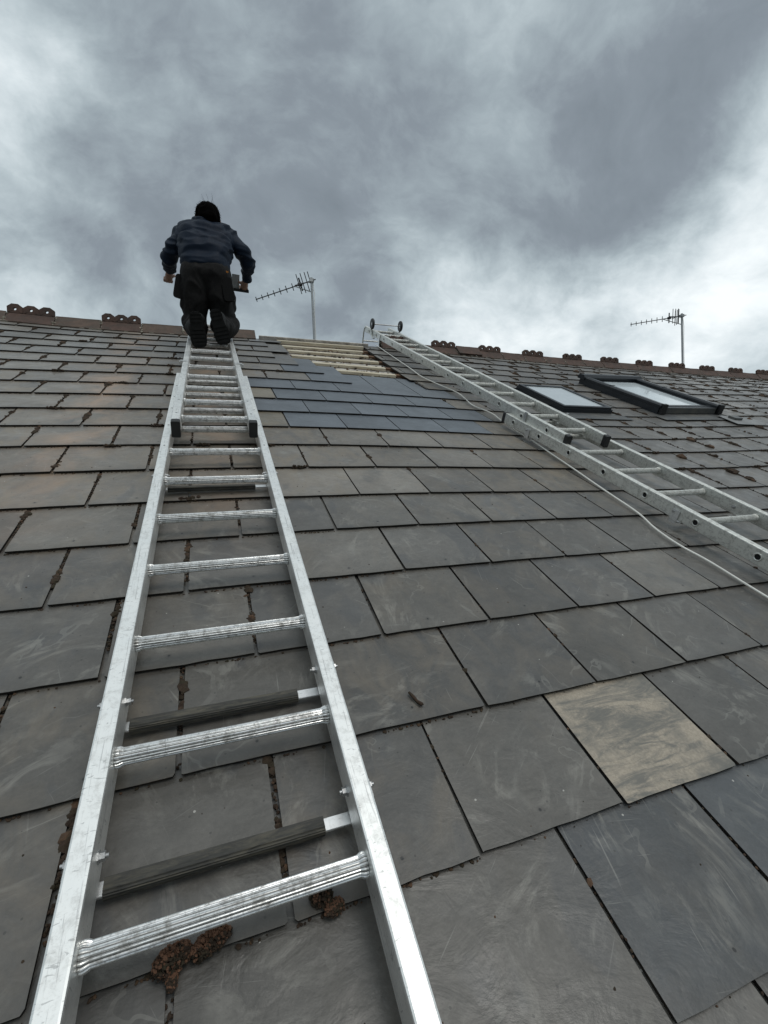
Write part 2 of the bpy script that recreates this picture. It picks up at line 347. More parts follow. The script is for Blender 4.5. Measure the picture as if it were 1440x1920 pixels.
M['timber'] = plain('new_batten_timber', (0.62, 0.56, 0.44), 0.7, 0, 0.25, 9, 0.3, 0.001, (0.46, 0.35, 0.21), (1, 14, 14))
M['timber_old'] = plain('old_brown_timber', (0.16, 0.085, 0.045), 0.85, 0, 0.35, 9, 0.4, 0.002, (0.06, 0.04, 0.03), (1, 12, 12))
M['underlay'] = plain('dusty_underlay', (0.56, 0.52, 0.475), 0.9, 0, 0.3, 16, 0.8, 0.006, (0.20, 0.17, 0.145))
M['terra'] = plain('terracotta_ridge', (0.088, 0.050, 0.037), 0.78, 0, 0.4, 14, 0.5, 0.003, (0.055, 0.042, 0.034))
M['terra_grey'] = plain('weathered_ridge', (0.105, 0.070, 0.052), 0.82, 0, 0.35, 13, 0.5, 0.003, (0.070, 0.062, 0.052))
M['mortar'] = plain('lime_mortar', (0.30, 0.27, 0.22), 0.95, 0, 0.3, 20, 0.6, 0.004, (0.14, 0.12, 0.09))
M['moss'] = plain('dark_moss', (0.045, 0.027, 0.017), 0.95, 0, 0.6, 60, 0.5, 0.002, (0.028, 0.026, 0.012))
M['moss_light'] = plain('brown_moss', (0.095, 0.054, 0.032), 0.95, 0, 0.5, 60, 0.5, 0.002, (0.045, 0.034, 0.018))
M['clump_lit_brown'] = plain('warm_brown_lit_moss', (0.165, 0.083, 0.048), 0.95, 0, 0.35, 60, 0.5, 0.002, (0.09, 0.045, 0.026))
M['frame'] = plain('dark_window_cladding', (0.018, 0.021, 0.026), 0.38, 0, 0.2, 8, 0.05, 0.001)
M['lead'] = plain('lead_flashing', (0.085, 0.088, 0.09), 0.5, 0.2, 0.35, 10, 0.3, 0.003, (0.16, 0.15, 0.13))
M['lead_pale'] = plain('pale_lead', (0.22, 0.22, 0.215), 0.5, 0.2, 0.3, 10, 0.3, 0.003)
M['cable'] = plain('white_cable_sheath', (0.80, 0.78, 0.72), 0.45, 0, 0.12)
M['jacket'] = plain('navy_jacket_cloth', (0.0075, 0.0145, 0.029), 0.6, 0, 0.05, 30, 0.10, 0.002, spec=0.16)
M['trousers'] = plain('black_work_trousers', (0.0075, 0.0068, 0.0068), 0.8, 0, 0.3, 60, 0.3, 0.002, (0.017, 0.015, 0.0145), spec=0.25)
M['pocket'] = plain('dark_grey_pocket_cloth', (0.0085, 0.008, 0.008), 0.8, 0, 0.2, 60, 0.3, 0.002, spec=0.2)
M['skin'] = plain('skin', (0.27, 0.155, 0.11), 0.55, 0, 0.12, 20, 0.1, 0.001)
M['hair'] = plain('black_hair', (0.003, 0.0026, 0.0026), 0.95, 0, 0.3, 60, 0.6, 0.002, stretch=(8, 1, 1), spec=0.04)
M['boot'] = plain('black_boot', (0.010, 0.010, 0.010), 0.7, 0, 0.3, spec=0.25)
M['sole'] = plain('boot_sole_rubber', (0.011, 0.011, 0.011), 0.8, 0, 0.35, 30, 0.5, 0.003, spec=0.25)
M['white'] = plain('eye_white', (0.7, 0.7, 0.68), 0.3)
M['mast'] = metal_material('galvanised_mast', 0.3, (0.42, 0.43, 0.43), 0.4, 0.6)
M['aerial'] = plain('aerial_metal', (0.09, 0.09, 0.095), 0.4, 0.7, 0.2)
M['brick'] = plain('brick_wall', (0.22, 0.10, 0.07), 0.85, 0, 0.3, 8, 0.4, 0.01)
M['ground'] = plain('ground', (0.07, 0.08, 0.05), 0.95, 0, 0.4, 0.6, 0.3, 0.02, (0.09, 0.085, 0.07))
M['orange'] = plain('orange_tab', (0.55, 0.2, 0.03), 0.6)
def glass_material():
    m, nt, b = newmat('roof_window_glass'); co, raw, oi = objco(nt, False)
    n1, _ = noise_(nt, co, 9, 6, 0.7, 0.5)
    setc(nt, b, ramp(nt, n1, [(0.3, (0.62, 0.68, 0.70)), (0.75, (0.72, 0.77, 0.79))]), ramp(nt, n1, [(0.4, 0.04), (0.8, 0.16)]), 0.0, 0.9)  # pale base colour stands in for bright sky reflected in the pane
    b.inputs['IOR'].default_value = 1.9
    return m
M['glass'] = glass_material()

# ------------------------------------------------------------------ ground and house below
g = MB().add([(-600, -600, 0), (600, -600, 0), (600, 600, 0), (-600, 600, 0)], [(0, 1, 2, 3)]).build('ground', M['ground'])
tag(g, kind='structure')
U0, U1, KE = -9.0, 36.0, -6.0
house = thing('terraced_house', 'long terraced house carrying the slate roof on brick walls', 'house', Vector((0, 0, 0)), basis=Matrix.Identity(4))
yE = (RM @ P(0, KE + 1, 0)).y; zE = (RM @ P(0, KE + 1, 0)).z - 0.25
RIDGE_V = 19.0 * G
yR = (RM @ P(0, 19, -0.3)).y
yB = 2 * yR - yE
MB().box(((U0 + U1) / 2 * W, yE, zE / 2), ((U1 - U0) * W - 0.3, 0.25, zE)).build('front_wall', M['brick'], house)
MB().box(((U0 + U1) / 2 * W, yB, zE / 2), ((U1 - U0) * W - 0.3, 0.25, zE)).build('back_wall', M['brick'], house)
zR = (RM @ P(0, 19, -0.9)).z
for sx, x in ((0, U0 * W + 0.2), (1, U1 * W - 0.2)):
    MB().prism([(yE + 0.13, 0), (yB - 0.13, 0), (yB - 0.13, zE - .05), (yR, zR - .2), (yE + 0.13, zE - .05)], Vector((x - .1, 0, 0)), Vector((x + .1, 0, 0)), Vector((0, 1, 0)), Vector((0, 0, 1))).build('gable_wall', M['brick'], house)

# ------------------------------------------------------------------ the roof
roof = thing('slate_roof', 'grey slate roof with brown crested ridge, patched with blue slates and partly stripped to battens', 'roof')
T = 0.0060; STEP = 0.0092; TILT = STEP / G
# deck / underlay that follows the belly of the roof
def sheet(u0, u1, k0, k1, nu, nk, off):
    vs = [PS(u0 + (u1 - u0) * i / nu, k0 + (k1 - k0) * j / nk, off(u0 + (u1 - u0) * i / nu, k0 + (k1 - k0) * j / nk) if callable(off) else off) for j in range(nk + 1) for i in range(nu + 1)]
    fs = [(j * (nu + 1) + i, j * (nu + 1) + i + 1, (j + 1) * (nu + 1) + i + 1, (j + 1) * (nu + 1) + i) for j in range(nk) for i in range(nu)]
    return vs, fs
vs, fs = sheet(U0, U1, KE, 18.95, 90, 50, lambda u, k: -0.125 + (0.018 * noise.noise(Vector((u * 2.3, k * 2.3, 0))) + 0.012 * noise.noise(Vector((u * 7, k * 7, 3))) if 1 < u < 5.6 and k > 11 else 0))
MB().add(vs, fs, 0, True).build('underlay', M['underlay'], roof)

up_r = Vector((0, math.sin(PITCH), math.cos(PITCH)))         # world up in roof frame
def far_dir():   # direction down the far slope, in roof frame
    w = Vector((0, math.cos(PITCH), -math.sin(PITCH))); return RM.to_3x3().transposed() @ w
FD = far_dir(); FN = Vector((0, -FD.z, FD.y)); FN = FN if FN.dot(up_r) > 0 else -FN

MESH = {}
def slate_mesh(width, length, variant, rough):
    key = (round(width, 3), round(length, 3), variant, rough)
    if key in MESH: return MESH[key]
    r = random.Random(variant * 77 + int(width * 1000) + int(length * 100)); w = width / 2
    a = 0.0004 + 0.0007 * rough; bow = r.uniform(-.0012, .0012)
    cl, cr_ = (r.random() ** 3 * .009 * rough * .5 + .0004, r.random() ** 3 * .009 * rough * .5 + .0004)
    pts = [(-w, cl)]
    n = 7
    for i in range(n):
        q = 0.012 + 0.976 * i / (n - 1); pts.append((-w + width * q, r.uniform(-a, a) + bow * math.sin(math.pi * q) - bow))
    pts.append((w, cr_))
    pts += [(w + r.uniform(-.0008, .0008), .12), (w, length), (-w, length), (-w + r.uniform(-.0008, .0008), .12)]
    m = len(pts)
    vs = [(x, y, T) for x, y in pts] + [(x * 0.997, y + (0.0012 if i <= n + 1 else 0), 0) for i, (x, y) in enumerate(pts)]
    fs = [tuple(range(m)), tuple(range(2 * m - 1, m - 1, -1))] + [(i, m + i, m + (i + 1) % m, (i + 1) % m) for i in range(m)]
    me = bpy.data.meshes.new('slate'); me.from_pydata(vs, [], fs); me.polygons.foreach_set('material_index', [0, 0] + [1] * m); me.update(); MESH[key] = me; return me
def slate_matrix(u, k, dk=0.0, du=0.0, yaw=0.0, dt=0.0, lift=0.0):
    e = 0.3
    c = PS(u, k + 0.5); gx = (nf(u + e, k + .5) - nf(u - e, k + .5)) / (2 * e); gy = (nf(u, k + .5 + e) - nf(u, k + .5 - e)) * W / (2 * e * G)
    X = Vector((1, 0, gx)).normalized(); Y = Vector((0, 1, gy - TILT + dt)).normalized()
    Z = X.cross(Y).normalized(); Y = Z.cross(X)
    R = Matrix((X, Y, Z)).transposed() @ Matrix.Rotation(yaw, 3, 'Z')
    o = c - Vector((0, 1, gy - TILT)) * (0.5 * G) + Vector((du, dk, lift)); o.z = o.z if True else 0
    m = R.to_4x4(); m.translation = o; return m

SKY1 = (8.2, 9.82, 10.3, 12.95); SKY2 = (11.50, 13.95, 10.35, 14.40)
def in_sky(u, k):
    for a, b, c, d in ((SKY1[0] + .15, SKY1[1] - .15, SKY1[2] - .6, SKY1[3] - .3), (SKY2[0] + .2, SKY2[1] - .2, SKY2[2] - .6, SKY2[3] - .3)):
        if a < u < b and c < k < d: return True
    return False
slates = []      # (u centre, course, width in slates, kind)
def course(k):
    o = 0.5 if k % 2 else 0.0
    a = math.floor(U0) + o; out = []
    while a < U1:
        out.append([a, a + 1]); a += 1
    res = []
    for a, b in out:
        if k >= 12:
            lim = {12: 3, 13: 2.5, 14: 2, 15: 1.5, 16: 2, 17: 1.5, 18: 2}.get(k, 2)
            if a >= lim and b <= 4.9: continue
            if a < 4.82 < b: a = 4.82 if k > 12 else 4.95
            elif a >= lim and b < 4.9: continue
        res.append((a, b))
    return res
BLUE = {8: (1, 5), 9: (0.5, 5.5), 10: (1, 5), 11: (0.5, 5.5), 12: (2, 3), 13: (1.5, 2.5)}
allS = []
for k in range(-6, 19):
    for a, b in course(k):
        u = (a + b) / 2
        if in_sky(u, k): continue
        kind = 'old'
        if k in BLUE and BLUE[k][0] - .01 <= a and b <= BLUE[k][1] + .01: kind = 'blue'
        if k == 0 and a == 2: kind = 'cream'
        allS.append((a, b, k, kind))
def vis_area(a, b, k):
    q = [project(PS(x, y)) for x, y in ((a, k), (b, k), (b, k + 1), (a, k + 1))]
    if any(p is None for p in q): 
        return 0 
    if max(p[0] for p in q) < -5 or min(p[0] for p in q) > 1445 or max(p[1] for p in q) < 0 or min(p[1] for p in q) > 1925: return 0
    return abs(sum(q[i][0] * q[(i + 1) % 4][1] - q[(i + 1) % 4][0] * q[i][1] for i in range(4))) / 2
ranked = sorted(allS, key=lambda s: -vis_area(*s[:3]))
single = set(s[:3] for s in ranked[:300] if vis_area(*s[:3]) > 0)
rs = random.Random(3)
stv, stf, tone, fmi = [], [], [], []
for (a, b, k, kind) in allS:
    u = (a + b) / 2; left = u < 0.6; far = u > 7.5
    gap = (0.010 if left else 0.0072) if not far else 0.009
    if kind == 'blue': gap = 0.0055
    width = (b - a) * W - gap
    L = min(0.60, (18.85 - k) * G)
    rough = 0 if kind == 'blue' else (2 if far or k < 14 and left else 1)
    jit = 0.25 if kind == 'blue' else (1.6 if far else 1.0)
    dk = DV.get(k, 0) * W + rs.uniform(-.0022, .0022) * jit
    lift = rs.uniform(0, .0012) * jit
    if kind == 'blue': lift += 0.0015
    m = slate_matrix(u, k, dk, rs.uniform(-.0012, .0012) * jit, rs.uniform(-.004, .004) * jit, rs.uniform(-.0015, .003) * jit, lift)
    var = rs.randrange(6)
    me = slate_mesh(width, L, var, rough)
    if (a, b, k) in single:
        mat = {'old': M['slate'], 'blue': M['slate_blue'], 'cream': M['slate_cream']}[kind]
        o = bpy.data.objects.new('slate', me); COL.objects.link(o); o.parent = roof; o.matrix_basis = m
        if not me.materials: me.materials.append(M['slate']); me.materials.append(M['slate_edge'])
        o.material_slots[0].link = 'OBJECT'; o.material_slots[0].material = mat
        v = rs.uniform(0.76, 1.20)
        if kind == 'blue':
            v = rs.uniform(0.90, 1.10); o.color = (0.110 * v, 0.123 * v, 0.140 * v, 0.1)
            o['label'] = 'new blue-grey slate'
        elif kind == 'cream': o.color = (0.3, 0.26, 0.19, 0.5); o['label'] = 'cream weathered slate'
        else:
            wm = rs.random()
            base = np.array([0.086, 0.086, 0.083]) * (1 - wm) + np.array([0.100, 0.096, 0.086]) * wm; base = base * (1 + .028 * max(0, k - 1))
            dirt = rs.uniform(0.0, 0.55) ** 1.2
            if 5 <= k <= 13 and u < 6: base = np.array([0.138, 0.130, 0.116]); dirt = rs.uniform(.15, 1.0)
            if (k, a) in ((8, 0), (10, 0)): base = np.array([0.165, 0.15, 0.115]); dirt = .6
            if u > 4.8 and k >= 11: base = np.array([0.095, 0.094, 0.090])
            if far: base = np.array([0.105, 0.102, 0.096])
            if rs.random() < .08: v *= 1.2
            if k == -1 and a > 1: base = np.array([0.080, 0.088, 0.094])
            if (k == -1 and a == 1.5): dirt = .12
            if k >= 17 and 1 <= a <= 2: base = np.array([0.19, 0.20, 0.205]); dirt = .05
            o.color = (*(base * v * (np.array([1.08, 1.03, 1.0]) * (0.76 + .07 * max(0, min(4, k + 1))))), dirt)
    else:
        b0 = len(stv); stv += [tuple(m @ q.co) for q in me.vertices]
        stf += [tuple(b0 + i for i in p.vertices) for p in me.polygons]; tone += [rs.random()] * len(me.vertices); fmi += [p.material_index for p in me.polygons]
me = bpy.data.meshes.new('slate_field'); me.from_pydata(stv, [], stf); me.polygons.foreach_set('material_index', fmi); me.update()
at = me.attributes.new('tone', 'FLOAT', 'POINT'); at.data.foreach_set('value', tone)
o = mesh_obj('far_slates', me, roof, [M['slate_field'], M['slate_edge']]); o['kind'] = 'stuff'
# far slope: courses stepped down the other side
fv = MB()
for j in range(24):
    for i in range(int((U1 - U0))):
        u = U0 + i + (0.5 if j % 2 else 0)
        base = PS(min(max(u + .5, U0), U1), 19.0, -0.02); base.x = 0
        p0 = base + FD * (j * G); p1 = base + FD * ((j + 1) * G + .02)
        lf = 0.010
        A = Vector((u * W + .003, 0, 0)); B = Vector(((u + 1) * W - .003, 0, 0))
        fv.add([A + p0 + FN * 0.0, B + p0 + FN * 0.0, B + p1 + FN * lf, A + p1 + FN * lf, B + p1 + FN * (lf - T), A + p1 + FN * (lf - T)], [(0, 3, 2, 1), (3, 5, 4, 2)])
me = fv.mesh('rear_slates'); at = me.attributes.new('tone', 'FLOAT', 'POINT'); rr = random.Random(5); at.data.foreach_set('value', [q for _ in range(len(fv.v) // 6) for q in [rr.random()] * 6])
o = mesh_obj('rear_slope_slates', me, roof, M['slate_field']); o['kind'] = 'stuff'

# battens over the stripped patch, with the rafter feet of old timber showing
def bar(a, b, wv, wn, mat, name, parent=roof, lo=0.0):
    d = (b - a).normalized(); ay = Vector((0, 0, 1)); ax = d.cross(ay).normalized(); ay = ax.cross(d)
    return MB().prism(rrect(wv, wn, .002, 1), a, b, ax, ay).build(name, mat, parent)
for k, ua, ub in ((14.02, 2.55, 4.70), (14.98, 2.20, 4.66), (15.98, 2.05, 4.72), (16.92, 2.05, 4.62), (17.82, 2.0, 4.66)):
    bar(PS(ua, k, -0.062), PS(ub, k - .06, -0.062), 0.045, 0.022, M['timber'], 'batten')
    bar(PS(ub + .005, k - .05, -0.055), PS(ub + .55, k - .06, -0.066), 0.045, 0.022, M['timber_old'], 'old_batten')
    bar(PS(ua - .6, k, -0.07), PS(ua - .005, k, -0.066), 0.044, 0.022, M['timber_old'], 'old_batten')
bar(PS(1.35, 18.62, -0.03), PS(5.0, 18.45, -0.03), 0.025, 0.10, M['underlay'], 'ridge_board')
bar(PS(1.9, 18.42, -0.0), PS(4.8, 18.3, -0.0), 0.03, 0.03, M['timber'], 'batten')
rb = MB(); rr = random.Random(12)
for _ in range(220):      # torn felt, nails and mortar crumbs lying between the battens
    u = rr.uniform(2.2, 4.75); k = rr.uniform(13.7, 18.3); s_ = rr.uniform(.004, .016)
    rb.box(PS(u, k, -0.085), (s_ * rr.uniform(.6, 2.5), s_ * rr.uniform(.6, 2), s_ * .7), Matrix.Rotation(rr.uniform(0, 3), 3, 'Z') @ Matrix.Rotation(rr.uniform(-.5, .5), 3, 'X'), rr.choice((0, 0, 1, 2)))
o = rb.build('rubble', [M['mortar'], M['timber_old'], M['moss']], roof); o['kind'] = 'stuff'

# ridge tiles
WING = Vector((0, 0.122, 0.046)); 
def refl(v):   # mirror across world vertical in the (v, n) plane
    return Vector((0, 0, 0)) + up_r * (2 * v.dot(up_r)) - v
def ridge_mesh(L, crest, seed=0):
    r = random.Random(seed); mb = MB(); th = 0.015
    w1 = WING; w2 = -refl(-WING) if False else None
    far = refl(-WING); far = -far if far.dot(up_r) > 0 else far      # goes down on the far side
    nn = Vector((0, -WING.z, WING.y)).normalized(); fn = Vector((0, -far.z, far.y)).normalized()
    if fn.dot(up_r) < 0: fn = -fn
    apex = WING
    ti = -up_r * th * 1.25
    cap = up_r * 0.008
    prof = [Vector((0, 0, 0)), apex - nn * 0 + Vector((0, -.012, -.002)), apex + cap, apex + far.normalized() * .012, apex + far, apex + far - fn * th, apex + ti, -nn * th]
    nseg = 5; vs = []
    for i in range(nseg + 1):
        x = -L / 2 + L * i / nseg
        for p in prof: vs.append(Vector((x, p.y + r.uniform(-.0015, .0015), p.z + r.uniform(-.0015, .0015))))
    n = len(prof)
    fs = [(i * n + j, (i + 1) * n + j, (i + 1) * n + (j + 1) % n, i * n + (j + 1) % n) for i in range(nseg) for j in range(n)]
    fs += [tuple(range(n)), tuple(range(nseg * n, nseg * n + n))[::-1]]
    mb.add(vs, fs)
    if crest:
        lobes = 3; lw = L / lobes; R_ = lw / 2 - .0006; tk = 0.011
        for q in range(lobes):
            cx = -L / 2 + L * (q + .5) / lobes; cz = 0.030; hs_ = r.uniform(.92, 1.04)
            oc, hc = [], []
            for i in range(16):
                a = 2 * math.pi * i / 16; ca, sa = math.cos(a), math.sin(a)
                rr_ = R_ / (math.cos(math.pi / 8) if i % 2 else 1)
                x, z = rr_ * ca * r.uniform(.97, 1.0), rr_ * sa * 0.74 * hs_
                if z < -0.008: z = -0.034; x = x if i not in (11, 13) else math.copysign(R_, x)
                oc.append((x, z)); hc.append((0.0115 * ca, 0.0115 * sa))
            vs = []
            for sd_ in (-1, 1):
                for ring in (oc, hc):
                    for x, z in ring: vs.append(apex + Vector((cx + x, 0, 0)) + up_r * (cz + z) + Vector((0, math.cos(PITCH), -math.sin(PITCH))) * (tk * sd_))
            fs = []
            for i in range(16):
                j = (i + 1) % 16
                fs += [(i, j, 16 + j, 16 + i), (32 + j, 32 + i, 48 + i, 48 + j), (j, i, 32 + i, 32 + j), (16 + i, 16 + j, 48 + j, 48 + i)]
            mb.add(vs, fs)
    me = mb.mesh('ridge_tile'); return me
RID = {}
def ridge_tile(ua, ub, crest, mat, lift=0.0, yaw=0.0, dk=0.0):
    key = (round((ub - ua) * W, 3), crest, int(ua * 7) % 4)
    if key not in RID: RID[key] = ridge_mesh((ub - ua) * W - .006, crest, len(RID))
    u = (ua + ub) / 2; e = (ub - ua) / 2
    sl_ = (nf(ub, 18.5) - nf(ua, 18.5)) / (ub - ua)
    mtx = Matrix.Translation(PS(u, 18.5 + dk, 0.045) + Vector((0, 0, lift))) @ Matrix.Rotation(-math.atan(sl_), 4, 'Y') @ Matrix.Rotation(yaw, 4, 'Z')
    o = bpy.data.objects.new('crested_ridge_tile' if crest else 'ridge_tile', RID[key]); COL.objects.link(o); o.parent = roof; o.matrix_basis = mtx
    if not RID[key].materials: RID[key].materials.append(mat)
    o.material_slots[0].link = 'OBJECT'; o.material_slots[0].material = mat
    return o
rr = random.Random(2)
joints = []
for a, b, c in ((-8.8, -7.7, 0), (-7.7, -6.55, 1), (-6.55, -5.38, 0), (-5.38, -4.24, 1), (-4.24, -3.10, 0), (-3.10, -2.05, 1), (-2.05, -0.90, 0), (-0.90, 0.18, 0), (0.18, 1.26, 0)):
    ridge_tile(a, b, c, M['terra'] if c else M['terra_grey'], rr.uniform(-.003, .003), rr.uniform(-.008, .008)); joints.append(b)
a = 5.56; i = 0
while a < U1 - 1:
    ridge_tile(a, a + 1.02, i % 2 == 0, M['terra'], (0.022 if i == 3 else rr.uniform(-.005, .005)), (0.03 if i == 3 else rr.uniform(-.018, .018))); joints.append(a); a += 1.02; i += 1
mt = MB(); rr = random.Random(4)
for u in joints:
    if u > 1.2 and u < 5.4: continue
    big = u < 2
    for q in range(9):
        t = rr.random(); s_ = rr.uniform(.006, .013) * (1.0 if big else 0.7)
        mt.box(PS(u + rr.uniform(-.02, .03), 18.5, 0.045) + WING * t + Vector((0, 0, .001)), (s_ * 1.4, s_ * 1.6, s_ * .7), Matrix.Rotation(rr.uniform(0, 3), 3, 'Z') @ Matrix.Rotation(.4, 3, 'X'))
for u0_, u1_ in ((-8.8, 1.26), (5.5, 35)):     # bedding under the tile edge
    n_ = int((u1_ - u0_) * 9)
    for q in range(n_):
        u = u0_ + (u1_ - u0_) * q / n_
        mt.box(PS(u, 18.54, 0.012), (0.036, .03 + rr.uniform(-.006, .006), .022 + rr.uniform(-.004, .004)), Matrix.Rotation(rr.uniform(-.2, .2), 3, 'Z'), 0 if rr.random() < .25 else 1)
o = mt.build('ridge_mortar', [M['mortar'], M['terra_grey']], roof); o['kind'] = 'stuff'

# ------------------------------------------------------------------ moss and dirt in the joints
ICO = bmesh.new(); bmesh.ops.create_icosphere(ICO, subdivisions=1, radius=1.0)
IV = np.array([v.co[:] for v in ICO.verts]); IF = [tuple(v.index for v in f.verts) for f in ICO.faces]; ICO.free()
class Crumbs:
    def __init__(s, seed): s.V = []; s.F = []; s.m = []; s.r = random.Random(seed); s.n = 0
    def add(s, p, r, sq=0.7, mi=0):
        q = IV * np.array([[s.r.uniform(.7, 1.3), s.r.uniform(.7, 1.3), sq]]) * r * np.array([[s.r.uniform(.75, 1.2)] for _ in range(12)])
        a = s.r.uniform(0, 6.28); R_ = np.array([[math.cos(a), -math.sin(a), 0], [math.sin(a), math.cos(a), 0], [0, 0, 1]])
        s.V.append(q @ R_.T + np.array(p)[None, :]); s.F += [(f[0] + s.n, f[1] + s.n, f[2] + s.n) for f in IF]; s.m += [mi] * 20; s.n += 12
    def build(s, name, mats, parent=None, M_=None):
        me = bpy.data.meshes.new(name); me.from_pydata(np.concatenate(s.V).tolist(), [], s.F); me.polygons.foreach_set('material_index', s.m); me.update()
        return mesh_obj(name, me, parent, mats, M_)
cr = Crumbs(9); r = cr.r
for (a, b, k, kind) in allS:
    if k < -2 or kind == 'blue' : continue
    if vis_area(a, b, k) <= 0: continue
    u = a
    dist = (PS(u, k) - CAMP).length
    if in_sky(u, k + .5): continue
    top = T + .0092
    left, far = u < 0.7, u > 7.3
    if u > 4.7 and u < 7.3: dens = 0.10
    elif left: dens = r.uniform(.75, 1.2)
    elif far: dens = r.choice((.2, .9, 1.3, 1.6))
    else: dens = 0.55 * r.random() if u < 3 else .12 * r.random()
    big = 1.0 if left else (1.5 if far else .55)
    if not (4.83 > a > 4.8 and k >= 12):
        # vertical joint
        n_ = int(64 * dens)
        hot = [r.random() for _ in range(2)]; lo = r.uniform(0, .35); blob_ = 1.0 if r.random() < .32 else .25
        for _ in range(n_):
            t = r.uniform(lo, 1.0); near = min(abs(t - h) for h in hot)
            s_ = (0.0034 + .0050 * math.exp(-(near / .10) ** 2) * (1 + 2.6 * t * blob_ * (1 if dist > 2 else .2))) * (big if big > 1 else (1 if left else .8)) * r.uniform(.6, 1.2)
            p = PS(u, k + t, 0) + Vector((r.gauss(0, .0028 * big), 0, STEP * .5 - STEP * t + r.uniform(-.003, T * .95) + min(.006, dist * .0013)))
            cr.add(p, s_, .7, 1 if r.random() < .16 else 0)
    # tail edge
    n_ = int((46 if left else (20 if far else 9)) * r.uniform(.3, 1.2))
    c_ = r.random()
    for _ in range(n_):
        uu = a + (b - a) * (r.random() if r.random() < .7 else min(.98, max(.02, c_ + r.gauss(0, .06))))
        s_ = ((0.0026 if left else .0015) if not far else .004) * r.uniform(.5, 1.4)
        cr.add(PS(uu, k, 0) + Vector((0, DV.get(k, 0) * W - .003 + r.uniform(-.002, .002), .0035 + STEP * .0)), s_, .6, 1 if r.random() < .22 else 0)
    if (left and r.random() < .34 and dist > 1.3) or (far and r.random() < .35):
        cu = a + r.choice((0, r.random())); 
        for _ in range(26): cr.add(PS(cu + r.gauss(0, .05), k + r.gauss(0, .012), 0) + Vector((0, 0, .004 + r.random() * .010)), r.uniform(.003, .0085), .8, 0)
for _ in range(420):    # loose crumbs and grit
    u = r.uniform(-3, 4.5) if r.random() < .6 else r.uniform(8, 20); k = r.uniform(-.8, 16)
    if 12 < k and 1.4 < u < 5: continue
    if in_sky(u, k): continue
    kf = k - math.floor(k)
    cr.add(PS(u, k) + Vector((0, 0, STEP * (.5 - kf) + T + .0006)), r.uniform(.0009, .0026) * (1 if u < 5 else 2), .6, r.choice((0, 0, 1)))
o = cr.build('moss', [M['moss'], M['moss_light']], None); o.matrix_world = RM
tag(o, 'dark brown moss and dirt filling the joints between slates', 'moss', kind='stuff')

def clump(origin, lobes, label, seed, light=.25):
    c = Crumbs(seed); rr = c.r
    for (dx, dy, rx, ry, rz, ang) in lobes:
        for _ in range(900):
            v = Vector((rr.gauss(0, 1), rr.gauss(0, 1), abs(rr.gauss(0, 1)))).normalized()
            ed = rr.random() ** .2 * rr.uniform(.86, 1.14)
            x, y, z = v.x * rx * ed, v.y * ry * ed, v.z * rz * ed
            xx = x * math.cos(ang) - y * math.sin(ang); yy = x * math.sin(ang) + y * math.cos(ang)
            c.add((dx + xx, dy + yy, z * 1.8), rr.uniform(.0011, .0026), .9, 1 if (v.z > .25 and v.y > -.25 and rr.random() < .45 + light * 1.6) or rr.random() < .22 else 0)  # lit top and shaded downslope side painted by choice of crumb colour
    t = c.build('moss_clump', [M['moss'], M['clump_lit_brown']]); t.matrix_world = RM @ Matrix.Translation(origin)
    tag(t, label, 'moss clump', 'moss clumps inside the near ladder')
zt = Vector((0, 0, T + .0045))
clump(PS(-.50, .0) + zt, [(0, 0, .021, .015, .016, .3), (.016, .006, .009, .010, .012, .3), (.002, -.016, .006, .012, .006, 0)], 'dark brown moss clump on a slate joint, leftmost of three below the lowest rung', 21, .16)
clump(PS(-.345, .02) + zt, [(0, 0, .026, .0115, .015, .28)], 'oval brown-topped moss clump on the slate edge, middle of three below the lowest rung', 22, .35)
clump(PS(.145, .02) + zt, [(0, .012, .015, .017, .017, .5), (.012, .026, .006, .012, .010, -.2), (.016, -.008, .014, .009, .007, .3)], 'dark upright moss tuft beside the right rail, rightmost of three below the lowest rung', 23, .10)
tw = MB().tube([PS(.985, 1.27) + Vector((0, 0, .0155)), PS(1.0, 1.22) + Vector((0, 0, .016)), PS(1.012, 1.17) + Vector((0, 0, .0155)), PS(1.035, 1.13) + Vector((0, 0, .016)), PS(1.05, 1.13) + Vector((0, 0, .0145))], [.0026, .0040, .0036, .0044, .0014], 7)
o = tw.build('twig', M['moss']); o.matrix_world = RM; tag(o, 'short dark curled twig lying on a slate right of the near ladder', 'twig')

# ------------------------------------------------------------------ roof windows
def frame_mats(u0, u1, k0, k1):
    o = PS((u0 + u1) / 2, (k0 + k1) / 2); w = (u1 - u0) * W; h = (k1 - k0) * G
    gx = (nf(u1, (k0 + k1) / 2) - nf(u0, (k0 + k1) / 2)) / (u1 - u0); gy = (nf((u0 + u1) / 2, k1) - nf((u0 + u1) / 2, k0)) * W / h
    X = Vector((1, 0, gx)).normalized(); Y = Vector((0, 1, gy)).normalized(); Z = X.cross(Y).normalized(); Y = Z.cross(X)
    m = Matrix((X, Y, Z)).transposed().to_4x4(); m.translation = o; return m, w, h
def ring(mb, w, h, w2, h2, z0, z1, mi=0):     # rectangular ring prism
    vs = [(sx * a / 2, sy * b / 2, z) for z in (z0, z1) for (a, b) in ((w, h), (w2, h2)) for sx, sy in ((-1, -1), (1, -1), (1, 1), (-1, 1))]
    fs = []
    for i in range(4):
        j = (i + 1) % 4
        fs += [(8 + i, 8 + j, 12 + j, 12 + i), (i, j, 8 + j, 8 + i), (4 + j, 4 + i, 12 + i, 12 + j), (j, i, 4 + i, 4 + j)]
    mb.add(vs, fs, mi)
